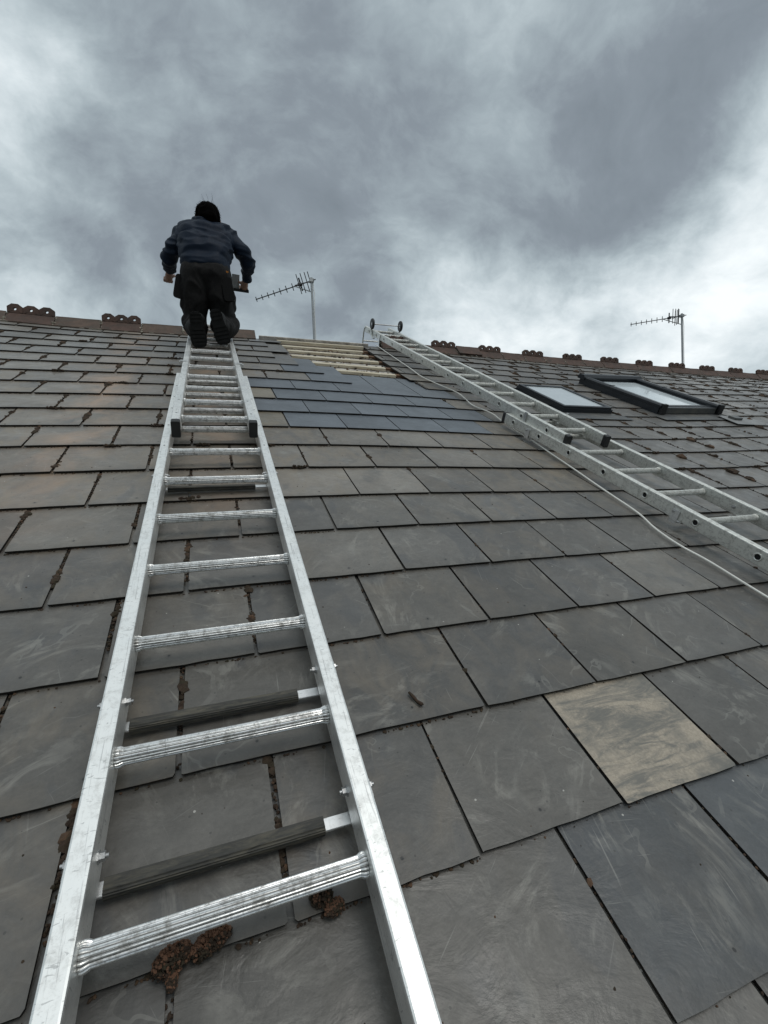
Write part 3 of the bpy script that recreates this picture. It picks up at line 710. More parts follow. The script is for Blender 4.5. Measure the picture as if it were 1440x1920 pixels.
def roof_window(rect, big, label):
    m, w, h = frame_mats(*rect)
    t = bpy.data.objects.new('roof_window', None); COL.objects.link(t); t.matrix_world = RM @ m; tag(t, label, 'roof window')
    if not big:
        mb = MB(); ring(mb, w, h, w - .09, h - .10, -0.03, 0.040); mb.build('frame', M['frame'], t)
        mb = MB(); ring(mb, w - .014, h - .02, w - .075, h - .085, 0.041, 0.056); mb.build('sash', M['frame'], t)
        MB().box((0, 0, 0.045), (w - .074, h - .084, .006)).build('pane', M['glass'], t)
        mb = MB(); mb.box((0, -h / 2 - .085, .012), (w + .14, .17, .003), Matrix.Rotation(-.05, 3, 'X')); mb.build('apron_flashing', M['lead'], t)
    else:
        mb = MB(); ring(mb, w, h, w - .13, h - .13, -0.03, 0.062); mb.build('frame', M['frame'], t)
        mb = MB(); ring(mb, w - .13, h - .13, w - .22, h - .20, 0.035, 0.058); mb.build('sash', M['frame'], t)
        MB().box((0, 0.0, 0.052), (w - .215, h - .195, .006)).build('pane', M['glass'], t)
        for sx in (-1, 1):
            mb = MB()
            mb.prism([(-.036, 0), (.036, 0), (.036, .016), (.024, .026), (-.024, .030), (-.036, .018)], Vector((sx * (w / 2 - .034), -h / 2 - .012, .064)), Vector((sx * (w / 2 - .034), h / 2 - .03, .064)), Vector((1, 0, 0)), Vector((0, 0, 1)))
            mb.build('side_cladding', M['frame'], t)
            MB().box((sx * (w / 2 - .034), h * .10, .0945), (.070, .004, .004)).build('cladding_seam', M['frame'], t)
            MB().box((sx * (w / 2 - .03), -h / 2 - .020, .055), (.05, .03, .085)).build('corner_cap', M['black'], t)
        mb = MB(); mb.prism([(-.05, 0), (.05, 0), (.055, .022), (.03, .044), (-.03, .048), (-.052, .025)], Vector((-w / 2 - .01, h / 2 - .02, .062)), Vector((w / 2 + .01, h / 2 - .02, .062)), Vector((0, 1, 0)), Vector((0, 0, 1))); mb.build('top_hood', M['frame'], t)
        mb = MB(); mb.box((0, -h / 2 + .045, .060), (w - .15, .03, .012)); mb.build('bottom_cladding', M['frame'], t)
        MB().box((0, -h / 2 - .006, .038), (w - .13, .008, .050)).build('lower_glass_edge', M['lead'], t)
        mb = MB(); mb.box((0.02, -h / 2 - .09, .010), (w + .22, .19, .003), Matrix.Rotation(-.05, 3, 'X')); mb.build('apron_flashing', M['lead'], t)
        for sx in (-1, 1): MB().box((sx * (w / 2 + .03), 0, .004), (.06, h, .003)).build('side_flashing', M['lead'], t)
    return t
roof_window(SKY1, False, 'small flat dark-framed roof window nearest the right-hand ladder')
roof_window(SKY2, True, 'large dark-framed roof window with raised hood and side rails')
t = thing('lead_patch', 'pale lead flashing patch with a small dark cap below the large roof window', 'flashing', PS(13.95, 9.45) + Vector((0, 0, .008)))
MB().add([(-.19, -.10, .014), (.24, -.12, .012), (.19, .09, .010), (-.15, .12, .010), (-.19, -.10, .010), (.24, -.12, .008), (.19, .09, .006), (-.15, .12, .006)], [(0, 1, 2, 3), (4, 7, 6, 5), (0, 4, 5, 1), (1, 5, 6, 2), (2, 6, 7, 3), (3, 7, 4, 0)]).build('lead_sheet', M['lead_pale'], t)
MB().prism(rrect(.10, .08, .02, 3), Vector((-.04, .04, .013)), Vector((-.04, .04, .03)), Vector((1, 0, 0)), Vector((0, 1, 0))).build('cap', M['lead'], t)

# ------------------------------------------------------------------ ladders
RW, RD = 0.031, 0.062       # stile face width, depth
def rung_mesh(L, rr=0.0138, flare=0.0168, ribs=15):
    mb = MB(); n = ribs * 6; prof = [(0, rr * 0.99), (.002, flare * .97), (.005, flare), (.008, flare * .96), (.013, rr)]
    xs = prof + [(L - x, q) for x, q in reversed(prof)]; vs = []
    for x, q in xs:
        for i in range(n):
            a = 2 * math.pi * i / n; ph = (i % 6); q2 = q * (0.96, 1.0, 1.0, 0.96, 0.86, 0.86)[ph]
            vs.append((x, q2 * math.cos(a), q2 * math.sin(a)))
    m_ = len(xs); fs = [(i * n + j, i * n + (j + 1) % n, (i + 1) * n + (j + 1) % n, (i + 1) * n + j) for i in range(m_ - 1) for j in range(n)]
    mb.add(vs, fs, 0, False); mb.mi = [1 if (f % n) % 6 == 4 else 0 for f in range(len(fs))]; return mb.mesh('rung')
def section(t, org, uL, uR, kA, kB, nA, nB, rungs, mats, caps=(), bars=(), ends=False, surf=True):
    """uL,uR: outer stile positions (u at kA, u at kB); n: height of the stile top over the slates"""
    f = PS if surf else P
    A = [f(uL[0], kA, nA), f(uR[0], kA, nA)]; Bp = [f(uL[1], kB, nB), f(uR[1], kB, nB)]
    # keep the section flat: share heights across
    za = (A[0].z + A[1].z) / 2; zb = (Bp[0].z + Bp[1].z) / 2
    for q in A: q.z = za
    for q in Bp: q.z = zb
    Y = ((Bp[0] + Bp[1]) / 2 - (A[0] + A[1]) / 2).normalized(); X = Vector((1, 0, 0)); Z = X.cross(Y).normalized()
    L_ = ((Bp[0] + Bp[1]) / 2 - (A[0] + A[1]) / 2).length
    sides = []
    for s, (a, b) in enumerate(((A[0], Bp[0]), (A[1], Bp[1]))):
        sg = 1 if s == 0 else -1
        d = (b - a).normalized(); ax = d.cross(Z).normalized(); ax = ax if ax.x > 0 else -ax
        off = ax * (sg * RW / 2) - Z * (RD / 2)
        p0, p1 = a + off - org, b + off - org
        MB().prism(rrect(RW, RD, .0035, 2), p0, p1, ax, Z, 0, False).build('stile', mats['stile'], t)
        sides.append((p0, p1, ax, d))
        for end in caps:
            e = (p0, p1)[end]; dd = d * (1 if end else -1)
            mb = MB(); mb.prism(rrect(RW + .003, RD + .004, .005, 2), e - dd * .004 - Z * .001, e + dd * .022 - Z * .004, ax, Z); mb.build('rubber_foot', M['black'], t)
    def at(k, side, dn=0.0):   # point on stile axis at course k
        p0, p1, ax, d = sides[side]; y = k * G - org.y
        s_ = (y - p0.y) / (p1.y - p0.y); return p0 + (p1 - p0) * s_ + Z * dn
    cache = {}
    for k in rungs:
        a = at(k, 0) + sides[0][2] * (RW / 2 - .001); b = at(k, 1) - sides[1][2] * (RW / 2 - .001)
        Lr = round((b - a).length, 2); 
        if Lr not in cache: cache[Lr] = rung_mesh((b - a).length); cache[Lr].materials.append(mats['rung']); cache[Lr].materials.append(M['groove'])
        Xr = (b - a).normalized(); Yr = Z.cross(Xr).normalized(); mm = Matrix((Xr, Yr, Z)).transposed().to_4x4(); mm.translation = a
        mm = mm @ Matrix.Rotation(random.uniform(0, 6), 4, 'X') @ Matrix.Diagonal(((b - a).length / cache[Lr].vertices[-1].co.x, 1, 1, 1))
        o = bpy.data.objects.new('rung', cache[Lr]); COL.objects.link(o); o.parent = t; o.matrix_basis = mm
        if ends:
            if 'end' not in cache:
                mb = MB(); n = 20; rs_ = ((.0150, -.0002), (.0158, .0022), (.0145, .0038), (.0110, .0032), (.0105, -.001))
                vs = [(x, q * math.cos(2 * math.pi * i / n), q * math.sin(2 * math.pi * i / n)) for q, x in rs_ for i in range(n)]
                mb.add(vs, [(i * n + j, i * n + (j + 1) % n, (i + 1) * n + (j + 1) % n, (i + 1) * n + j) for i in range(4) for j in range(n)], 0, True)
                mb.add([(0.0004, .0111 * math.cos(2 * math.pi * i / n), .0111 * math.sin(2 * math.pi * i / n)) for i in range(n)], [tuple(range(n))], 1)
                cache['end'] = mb.mesh('rung_end'); cache['end'].materials.append(mats['rung']); cache['end'].materials.append(M['hole'])
            for s, sg in ((0, -1), (1, 1)):
                ax = sides[s][2] * sg; yy = sides[s][3]; zz = ax.cross(yy).normalized()
                m3 = Matrix((ax, yy, zz)).transposed().to_4x4(); m3.translation = at(k, s) + ax * (RW / 2)
                o = bpy.data.objects.new('rung_end', cache['end']); COL.objects.link(o); o.parent = t; o.matrix_basis = m3
    for k in bars:      # ribbed rubber bars that keep the ladder off the slates
        a = at(k, 0, -RD / 2 - .010); b = at(k, 1, -RD / 2 - .010); d = (b - a).normalized(); yy = Z.cross(d).normalized()
        a0 = a - d * .012; b0 = b + d * .012
        MB().prism(rrect(.020, .005, .001, 1), a0, b0, yy, Z).build('support_bar', M['alu_plate'], t)
        prof = []
        for i in range(26):
            q = 2 * math.pi * i / 26; rr_ = 1.0 if i % 2 else .82; c_, s_ = math.cos(q), math.sin(q)
            sx = abs(c_) ** .45 * (1 if c_ > 0 else -1); sy = abs(s_) ** .45 * (1 if s_ > 0 else -1)
            prof.append((.0128 * sx * rr_, .0088 * sy * rr_))
        MB().prism(prof, a + d * .020, b - d * .056, yy, Z, 0, False).build('rubber_sleeve', M['rubber'], t)
        for s, sg in ((0, 1), (1, -1)):
            ax = sides[s][2]; 
            for io in (1, -1):
                c_ = at(k, s, 0) + ax * (io * (RW / 2)) + sides[s][3] * .022
                hexp = [(.0065 * math.cos(rad(60 * i + 20)), .0065 * math.sin(rad(60 * i + 20))) for i in range(6)]
                mb = MB(); mb.prism([(1.35 * x, 1.35 * y) for x, y in hexp], c_, c_ + ax * (io * .002), sides[s][3], Z)
                mb.prism(hexp, c_ + ax * (io * .002), c_ + ax * (io * .009), sides[s][3], Z)
                mb.tube([c_ + ax * (io * .009), c_ + ax * (io * .013)], .003, 8)
                mb.build('bolt', M['steel'], t)
            c_ = at(k, s, -.018) + ax * (-sg * (RW / 2 + .002)) + sides[s][3] * .012
            MB().prism(rrect(.034, .058, .003, 1), c_, c_ - ax * (sg * .003), sides[s][3], Z).build('bracket', M['alu_plate'], t)
    return sides, Z, at
MA = {'stile': M['alu'], 'rung': M['alu_rung']}; MO = {'stile': M['alu_old'], 'rung': M['alu_old']}

o1 = PS(-.2, 0, 0)
L1 = thing('extension_ladder', 'bright aluminium two-part ladder running up the slates to the kneeling man', 'ladder', o1)
s1, Z1, at1 = section(L1, o1, (-.930, -.785), (.446, .478), -2.2, 10.45, .355, .355, [.06 + 1.012 * i for i in range(-2, 11)], MA, bars=(.40, 1.42, 5.20), caps=())
s2, Z2, at2 = section(L1, o1, (-.712, -.635), (.360, .40), 6.60, 18.5, .515, .48, [7.02 + 1.008 * i for i in range(12)], MA, caps=(0,))
for s in (0, 1):
    sg = -1 if s == 0 else 1; c_ = at2(11.05, s, RD / 2 - .01) + Vector((sg * (RW / 2 + .009), 0, 0))
    mb = MB(); mb.box(c_, (.020, .028, .020)); mb.box(c_ + Vector((-sg * .012, 0, .013)), (.034, .022, .005)); mb.build('guide_bracket', M['alu_plate'], L1)
    for kk in (6.95, 7.75): MB().tube([at2(kk, s, RD / 2 - .001), at2(kk, s, RD / 2 + .0014)], .004, 10).build('rivet', M['steel'], L1)
    for kk in (6.1, 7.0, 7.9, 8.6, 9.4): MB().tube([at1(kk, s, RD / 2 - .001), at1(kk, s, RD / 2 + .0014)], .0035, 10).build('rivet', M['steel'], L1)

o2 = PS(6.3, 2, 0)
L2 = thing('roof_ladder', 'weathered grey roof ladder hooked over the ridge with black wheels, right of the stripped patch', 'ladder', o2)
s3, Z3, at3 = section(L2, o2, (5.98, 5.53), (7.27, 6.86), -3.0, 8.65, .345, .345, [2.24 + 1.005 * i for i in range(-5, 7)], MO, bars=(3.55, 7.62), caps=(1,), ends=True)
topn = 0.13
A_, B_ = PS(5.62, 6.55, .50), P(5.52, 21.0, topn)
# upper section runs straight from above the lower one to beyond the ridge
s4, Z4, at4 = section(L2, o2, (5.655, 5.50), (6.64, 6.55), 6.55, 21.1, .505 , topn - nf(6, 19) + .0, [7.16 + 1.018 * i for i in range(14)], MO, caps=(0,), ends=True)
for s in (0, 1):
    ax = Vector((1, 0, 0)); e = at4(21.0, s, 0); dn = Vector((0, 1, 0)); sg = -1 if s == 0 else 1
    q0 = at4(20.95, s, .02)
    pts = [q0 + Vector((sg * .012, 0, 0)), q0 + Vector((sg * .014, .035, -.01)), q0 + Vector((sg * .015, .055, -.06)) , q0 + Vector((sg * .016, .055, -.16)), q0 + Vector((sg * .016, .045, -.28))]
    MB().tube(pts, .0085, 10).build('ridge_hook', M['alu_old'], L2)
    w0 = at4(19.75, s, -.02); 
    apts = [w0 + Vector((sg * .022, -.05, -.02)), w0 + Vector((sg * .024, .0, -.025)), w0 + Vector((sg * .026, .045, .005)), w0 + Vector((sg * .026, .06, .06)), w0 + Vector((sg * .024, .055, .112))]
    MB().tube(apts, .0085, 10).build('wheel_arm', M['alu_old'], L2)
    hub = apts[-1]
    mb = MB(); n = 28
    pr = [(-.011, .020), (-.013, .040), (-.012, .052), (-.006, .058), (.006, .058), (.012, .052), (.013, .040), (.011, .020)]
    vs = [hub + Vector((x, q * math.cos(2 * math.pi * i / n), q * math.sin(2 * math.pi * i / n))) for x, q in pr for i in range(n)]
    mb.add(vs, [(i * n + j, i * n + (j + 1) % n, (i + 1) * n + (j + 1) % n, (i + 1) * n + j) for i in range(7) for j in range(n)], 0, True)
    wh = mb.build('wheel', M['black'], L2)
    mb = MB(); mb.prism([(.0205 * math.cos(2 * math.pi * i / 16), .0205 * math.sin(2 * math.pi * i / 16)) for i in range(16)], hub - Vector((.009, 0, 0)), hub + Vector((.009, 0, 0)), Vector((0, 1, 0)), Vector((0, 0, 1))); mb.build('hub', M['steel'], wh)
    if s == 0: hub0 = hub; hk0 = pts
MB().tube([hub0, hub], .006, 10).build('axle', M['steel'], L2)
MB().tube([hk0[3], pts[3]], .008, 10).build('hook_crossbar', M['alu_old'], L2)
for s in (0, 1):
    sg = -1 if s == 0 else 1
    MB().box(at4(8.0, s, .0) + Vector((sg * (RW / 2 + .004), 0, 0)), (.008, .02, RD + .014)).build('guide_bracket', M['steel'], L2)
    c_ = at4(18.9, s, 0) + Vector((sg * (RW / 2 + .004), 0, -.03)); MB().box(c_, (.006, .03, .10)).build('hook_bracket', M['alu_plate'], L2)

# ------------------------------------------------------------------ cable
cp = [(5.37, 18.75), (5.39, 18.3), (5.38, 16.6), (5.37, 14.79), (5.33, 13.5), (5.50, 12.5), (5.69, 11.68), (5.64, 11.0), (5.55, 10.3), (5.73, 9.65), (5.68, 9.0), (5.63, 8.20), (5.64, 7.5), (5.60, 6.8), (5.55, 5.87), (5.48, 4.82), (5.44, 4.01), (5.31, 3.47), (5.28, 2.97), (5.35, 2.48), (5.38, 1.61), (5.5, .4), (5.7, -1.5), (5.8, -4)]
pts = []
for i in range(len(cp) - 1):
    p0, p1, p2, p3 = [Vector(cp[max(0, min(len(cp) - 1, i + j))]) for j in (-1, 0, 1, 2)]
    for q in range(5):
        t_ = q / 5; a_ = p1 * 2; b_ = (p2 - p0) * t_; c_ = (p0 * 2 - p1 * 5 + p2 * 4 - p3) * t_ ** 2; d_ = (p1 * 3 - p2 * 3 + p3 - p0) * t_ ** 3
        v = (a_ + b_ + c_ + d_) * .5; pts.append(PS(v.x, v.y) + Vector((0, 0, .021)))
o = MB().tube(pts, .0041, 10).build('cable', M['cable']); o.matrix_world = RM
tag(o, 'white aerial cable snaking down the slates beside the weathered roof ladder', 'cable')

# ------------------------------------------------------------------ television aerials
def aerial(base, H, boom, label, lean=0.0):
    b = RM @ base
    t = bpy.data.objects.new('television_aerial', None); COL.objects.link(t); t.location = b; tag(t, label, 'aerial', 'television aerials behind the ridge')
    top = Vector((lean, 0, H))
    MB().tube([Vector((0, 0, -.4)), top], .014, 12).build('mast', M['mast'], t)
    hd = top - Vector((0, 0, .035)); tip = hd + boom; d = boom.normalized(); e = Vector((-.55, 0, .85)); e = (e - d * e.dot(d)).normalized(); upv = e.cross(d).normalized()
    MB().tube([hd - d * .06, tip], .0065, 8).build('boom', M['aerial'], t)
    Lb = boom.length
    for i in range(7):
        c_ = tip - d * (.01 + (Lb - .20) * i / 7); hl = .030 + .002 * i
        MB().tube([c_ - e * hl + upv * .004, c_ + e * hl + upv * .004], .0055, 6).build('director', M['aerial'], t)
    c_ = hd + d * .17
    mb = MB(); mb.box(c_ + upv * .012, (.05, .035, .03), d.to_track_quat('X', 'Z').to_matrix()); mb.build('dipole_box', M['black'], t)
    MB().tube([c_ - e * .075, c_ + e * .075], .009, 6).build('dipole', M['black'], t)
    for sgn in (1, -1):
        for q in range(3):
            off = upv * (sgn * (.035 + .045 * q)) + d * (.03 * q) + d * .045
            MB().tube([hd + off - e * .11, hd + off + e * .11], .0052, 6).build('reflector_rod', M['aerial'], t)
        MB().tube([hd + d * .06, hd + d * .15 + upv * (sgn * .15)], .006, 6).build('reflector_arm', M['aerial'], t)
    MB().tube([hd + d * .25 - Vector((0, 0, .005)), Vector((lean * .8, 0, H - .17))], .006, 6).build('brace', M['mast'], t)
    MB().box(hd, (.05, .05, .04)).build('clamp', M['mast'], t)
    ps = [Vector((.016, -.004, H - .05)), Vector((.028, -.01, H - .2)), Vector((.017, -.012, H - .45)), Vector((.02, -.012, 0))]
    MB().tube(ps, .0035, 6).build('feed_cable', M['cable'], t)
    return t
AER = [(P(3.77, 22.0, -1.05), 0.86, Vector((-.59, .70, 0)), 'nearer aerial on a pale mast above the stripped battens, boom pointing left'),
       (P(22.6, 20.6, -.75), 0.93, Vector((-.50, .50, .0)), 'farther aerial on a thin dark mast above the crested tiles at the right')]
for a in AER: aerial(*a)

# ------------------------------------------------------------------ the man
def blob_mesh(name, caps, voxel, smooth_it=4):
    mb = MB()
    n, m_ = 20, 10
    for (p, r1, q, r2) in caps:
        p, q = Vector(p), Vector(q); d = q - p; L_ = d.length
        if L_ < 1e-5: d = Vector((0, 0, 1)); L_ = 0
        d = d.normalized(); a = d.orthogonal().normalized(); b = d.cross(a); vs = []
        rings = [(p - d * (r1 * math.cos(math.pi / 2 * i / 5)), r1 * math.sin(math.pi / 2 * i / 5)) for i in range(1, 6)] + [(q + d * (r2 * math.sin(math.pi / 2 * i / 5)), r2 * math.cos(math.pi / 2 * i / 5)) for i in range(0, 5)]
        for c_, rr_ in rings: vs += [c_ + (a * math.cos(2 * math.pi * j / n) + b * math.sin(2 * math.pi * j / n)) * rr_ for j in range(n)]
        k_ = len(rings); fs = [(i * n + j, i * n + (j + 1) % n, (i + 1) * n + (j + 1) % n, (i + 1) * n + j) for i in range(k_ - 1) for j in range(n)]
        fs += [tuple(range(n))[::-1], tuple(range((k_ - 1) * n, k_ * n))]
        mb.add(vs, fs)
    me = mb.mesh(name + '_src'); tmp = bpy.data.objects.new('tmp', me); COL.objects.link(tmp)
    md = tmp.modifiers.new('r', 'REMESH'); md.mode = 'VOXEL'; md.voxel_size = voxel; md.use_smooth_shade = True
    s_ = tmp.modifiers.new('s', 'SMOOTH'); s_.factor = .6; s_.iterations = smooth_it
    dg = bpy.context.evaluated_depsgraph_get(); out = bpy.data.meshes.new_from_object(tmp.evaluated_get(dg)); out.name = name
    bpy.data.objects.remove(tmp); bpy.data.meshes.remove(me); return out
def wrinkle(me, amp, sc, axis=(1, 1, 1), ridged=True, seed=0):
    co = np.empty(len(me.vertices) * 3); me.vertices.foreach_get('co', co); co = co.reshape(-1, 3)
    nr = np.empty(len(me.vertices) * 3); me.vertex_normals.foreach_get('vector', nr); nr = nr.reshape(-1, 3)
    h = np.empty(len(co))
    for i, c in enumerate(co):
        p_ = Vector((c[0] * axis[0] + seed, c[1] * axis[1], c[2] * axis[2])) * sc
        w_ = noise.noise_vector(p_ * .6) * .8
        v = noise.noise(p_ + w_)
        h[i] = (1 - 2.2 * abs(v)) + .35 * noise.noise((p_ + w_) * 2.3) if ridged else v
    co += nr * (h * amp)[:, None]; me.vertices.foreach_set('co', co.ravel()); me.update()
def smooth_shade(me): me.polygons.foreach_set('use_smooth', [True] * len(me.polygons))
om = P(-.13, 14.0, .3)
man = thing('person', 'man in a navy jacket and black work trousers kneeling on the ladder, seen from behind', 'person', om)
def B(u, k, n): return P(u, k, n) - om
def caps_(lst):
    return [(B(*a[:3]), a[3], B(*b[:3]), b[3]) for a, b in lst]
hipL, hipR = (-.38, 15.2, 1.62, .108), (.05, 15.2, 1.66, .108)
# trousers
tr = []
for s, hp, th, kn, sh, an in ((0, hipL, (-.44, 15.0, 1.15, .092), (-.47, 14.95, .58, .080), (-.45, 14.4, .50, .072), (-.40, 13.75, .62, .060)),
                              (1, hipR, (.13, 15.0, 1.18, .092), (.24, 15.0, .58, .080), (.22, 14.5, .54, .072), (.07, 13.85, .70, .060))):
    tr += [(hp, th), (th, kn), (kn, sh), (sh, an)]
tr += [((-.38, 15.2, 1.62, .108), (.05, 15.2, 1.66, .108)), ((-.36, 15.3, 1.70, .092), (.04, 15.3, 1.73, .092)), ((-.17, 15.2, 1.56, .10), (-.17, 15.3, 1.68, .09))]
tr += [((-.64, 15.05, 1.36, .040), (-.60, 15.0, .98, .055)), ((.34, 15.1, 1.32, .042), (.38, 15.1, .98, .046)), ((-.58, 14.8, .60, .058), (-.56, 14.55, .53, .052)), ((.38, 14.85, .60, .056), (.34, 14.6, .54, .052)), ((-.52, 14.9, .78, .06), (-.36, 14.95, .85, .05)), ((.10, 14.95, .85, .05), (.28, 14.9, .80, .06))]
me = blob_mesh('trousers', caps_(tr), .008, 4); wrinkle(me, .009, 12, (1, 1, .6), True, 2); smooth_shade(me); mesh_obj('trousers', me, man, M['trousers'])
# holster pockets hanging off the belt
for (u, k, n, sx, sz, rz) in ((-.76, 15.0, 1.34, .05, .15, .22), (.32, 14.75, 1.40, .05, .16, -.15)):
    m3 = Matrix.Rotation(rz, 3, 'Y')
    mb = MB(); c_ = B(u, k, n)
    prof = rrect(.075, .16, .02, 3); ax = m3 @ Vector((1, 0, 0)); ay = m3 @ Vector((0, .35, .94)); nn_ = ax.cross(ay).normalized()
    mb.prism(prof, c_ - nn_ * .018, c_ + nn_ * .018, ax, ay); mb.build('holster_pocket', M['pocket'], man)
MB().box(B(.31, 14.60, 1.80), (.016, .004, .010)).build('pocket_tab', M['orange'], man)
# jacket
jk = [((-.35, 15.36, 1.80, .112), (.04, 15.36, 1.82, .112)), ((-.37, 15.6, 2.04, .112), (.07, 15.6, 2.06, .112)), ((-.40, 15.85, 2.16, .118), (.12, 15.85, 2.19, .118)), ((-.42, 16.2, 2.30, .118), (.16, 16.2, 2.34, .118)),
      ((-.50, 16.45, 2.40, .098), (.28, 16.45, 2.45, .098)), ((-.62, 16.5, 2.38, .075), (.46, 16.5, 2.45, .075)), ((-.15, 16.3, 2.36, .125), (-.12, 16.75, 2.54, .095)),
      ((-.38, 16.65, 2.52, .055), (.12, 16.7, 2.56, .055)), ((-.27, 16.7, 2.66, .052), (.02, 16.8, 2.66, .050)), ((-.20, 16.55, 2.72, .040), (-.02, 16.6, 2.66, .040)),
      ((-.62, 16.5, 2.38, .068), (-.90, 16.15, 2.06, .055)), ((-.90, 16.15, 2.06, .056), (-1.01, 16.25, 1.84, .050)), ((-1.01, 16.25, 1.86, .051), (-1.02, 16.65, 1.60, .039)),
      ((.46, 16.5, 2.44, .068), (.74, 16.15, 2.22, .057)), ((.74, 16.15, 2.22, .057), (.89, 16.2, 1.98, .050)), ((.89, 16.2, 1.99, .051), (.88, 16.6, 1.62, .039)),
      ((-.16, 15.9, 2.14, .125), (-.14, 16.3, 2.36, .13))]
me = blob_mesh('jacket', caps_(jk), .007, 3); wrinkle(me, .012, 8.0, (.5, 1, 1.8), True, 5); smooth_shade(me); mesh_obj('jacket', me, man, M['jacket'])
# hem band and collar of the hood
hd_ = MB()
n = 40; vs = []
for j, (dz, ex) in enumerate(((-.014, 1.0), (.004, 1.03), (.020, 1.0))):
    for i in range(n):
        a = 2 * math.pi * i / n; c_ = B(-.155, 15.45, 1.80)
        p = c_ + Vector((  .168 * ex * math.cos(a), .112 * ex * math.sin(a), dz - .030 * abs(math.cos(a)) ** 2 + .002 * math.sin(9 * a)))
        vs.append(p)
hd_.add(vs, [(j * n + i, j * n + (i + 1) % n, (j + 1) * n + (i + 1) % n, (j + 1) * n + i) for j in range(2) for i in range(n)], 0, True); hd_.build('jacket_hem', M['jacket'], man)
# body: head, neck, arms and hands as one surface
head = (-.04, 16.85, 2.84)
bd = [(B(-.13, 16.3, 2.32), .08, B(-.13, 16.6, 2.54), .05), (B(-.13, 16.6, 2.54), .050, B(-.06, 16.8, 2.72), .053)]
hc = B(*head)
F_ = (Vector((0, .80, -.45))).normalized(); H_u = Vector((0.08, .42, .90)).normalized()      # face direction, crown direction
sx_ = F_.cross(H_u).normalized(); 
bd += [(hc - F_ * .015, .078, hc + F_ * .02, .074), (hc - H_u * .03 + F_ * .01, .066, hc - H_u * .075 + F_ * .045, .042), (hc + F_ * .09 - H_u * .02, .010, hc + F_ * .105 - H_u * .038, .014), (hc + F_ * .092 + H_u * .012 - sx_ * .03, .010, hc + F_ * .092 + H_u * .012 + sx_ * .03, .010), (hc + F_ * .082 - H_u * .064 - sx_ * .018, .008, hc + F_ * .082 - H_u * .064 + sx_ * .018, .008)]
for s in (-1, 1): bd += [(hc + sx_ * s * .082 - H_u * .01, .011, hc + sx_ * s * .086 - H_u * .04, .009), (hc + sx_ * s * .086 - H_u * .004 - F_ * .008, .010, hc + sx_ * s * .085 - H_u * .02 - F_ * .006, .011)]
arms = {-1: [(-.60, 16.5, 2.36), (-.95, 16.22, 2.0), (-1.01, 16.7, 1.58), (-1.06, 16.85, 1.46)], 1: [(.44, 16.5, 2.42), (.83, 16.2, 2.10), (.87, 16.62, 1.60), (.84, 16.8, 1.46)]}
bd += [(B(-.13, 16.5, 2.4), .06, B(*arms[-1][0]), .05), (B(-.13, 16.5, 2.4), .06, B(*arms[1][0]), .05)]
for s, A in arms.items():
    q = [B(*a) for a in A]
    bd += [(q[0], .044, q[1], .034), (q[1], .034, q[2], .026), (q[2], .027, q[3], .026)]
    d = (q[3] - q[2]).normalized(); d = (d + Vector((0, .25, -.5))).normalized()
    palm = q[3] + d * .045; bd += [(q[3], .027, palm, .030)]
    side = Vector((1, 0, 0)); side = (side - d * side.dot(d)).normalized(); nrm = d.cross(side)
    if nrm.y < 0: nrm = -nrm
    fn_ = [(-.027, .060), (-.009, .072), (.009, .068), (.027, .054)]
    for off, fl in fn_:
        k0 = palm + side * off * (1) + d * .022; k1 = k0 + (d * .85 + nrm * .35).normalized() * fl * .45; k2 = k1 + (d * .25 + nrm * 1.0).normalized() * fl * .35; k3 = k2 + (-d * .45 + nrm * .7).normalized() * fl * .3
        bd += [(k0, .0100, k1, .0092), (k1, .0092, k2, .0086), (k2, .0086, k3, .0076)]
    tb = q[3] + side * (-s * .024) + d * .012; t1 = tb + (side * -s * .6 + nrm * .7 + d * .6).normalized() * .034; t2 = t1 + (nrm * .9 + d * .5).normalized() * .026
    bd += [(tb, .013, t1, .0105), (t1, .0105, t2, .009)]
me = blob_mesh('body', bd, .0055, 2); smooth_shade(me); mesh_obj('body', me, man, M['skin'])
for s in (-1, 1):
    e_ = hc + F_ * .088 + sx_ * s * .030 - H_u * .004
    bm = bmesh.new(); bmesh.ops.create_uvsphere(bm, u_segments=12, v_segments=8, radius=.0115, matrix=Matrix.Translation(e_)); me = bpy.data.meshes.new('eye'); bm.to_mesh(me); bm.free(); mesh_obj('eye', me, man, M['white'])
    bm = bmesh.new(); bmesh.ops.create_uvsphere(bm, u_segments=10, v_segments=6, radius=.0055, matrix=Matrix.Translation(e_ + F_ * .0075)); me = bpy.data.meshes.new('pupil'); bm.to_mesh(me); bm.free(); mesh_obj('pupil', me, man, M['black'])
hr = [(hc - F_ * .025 + H_u * .010, .088, hc + F_ * .012 + H_u * .018, .086), (hc - F_ * .040 - H_u * .02, .076, hc - F_ * .035 - H_u * .055, .056), (hc - F_ * .02 - H_u * .01 - sx_ * .022, .068, hc - F_ * .02 - H_u * .01 + sx_ * .022, .068), (hc + F_ * .05 + H_u * .07 , .03, hc + H_u * .085, .035)]
me = blob_mesh('hair', hr, .007, 2); wrinkle(me, .006, 26, (1, 1, .35), True, 1); smooth_shade(me); hair = mesh_obj('hair', me, man, M['hair'])
st = MB(); rr = random.Random(8)
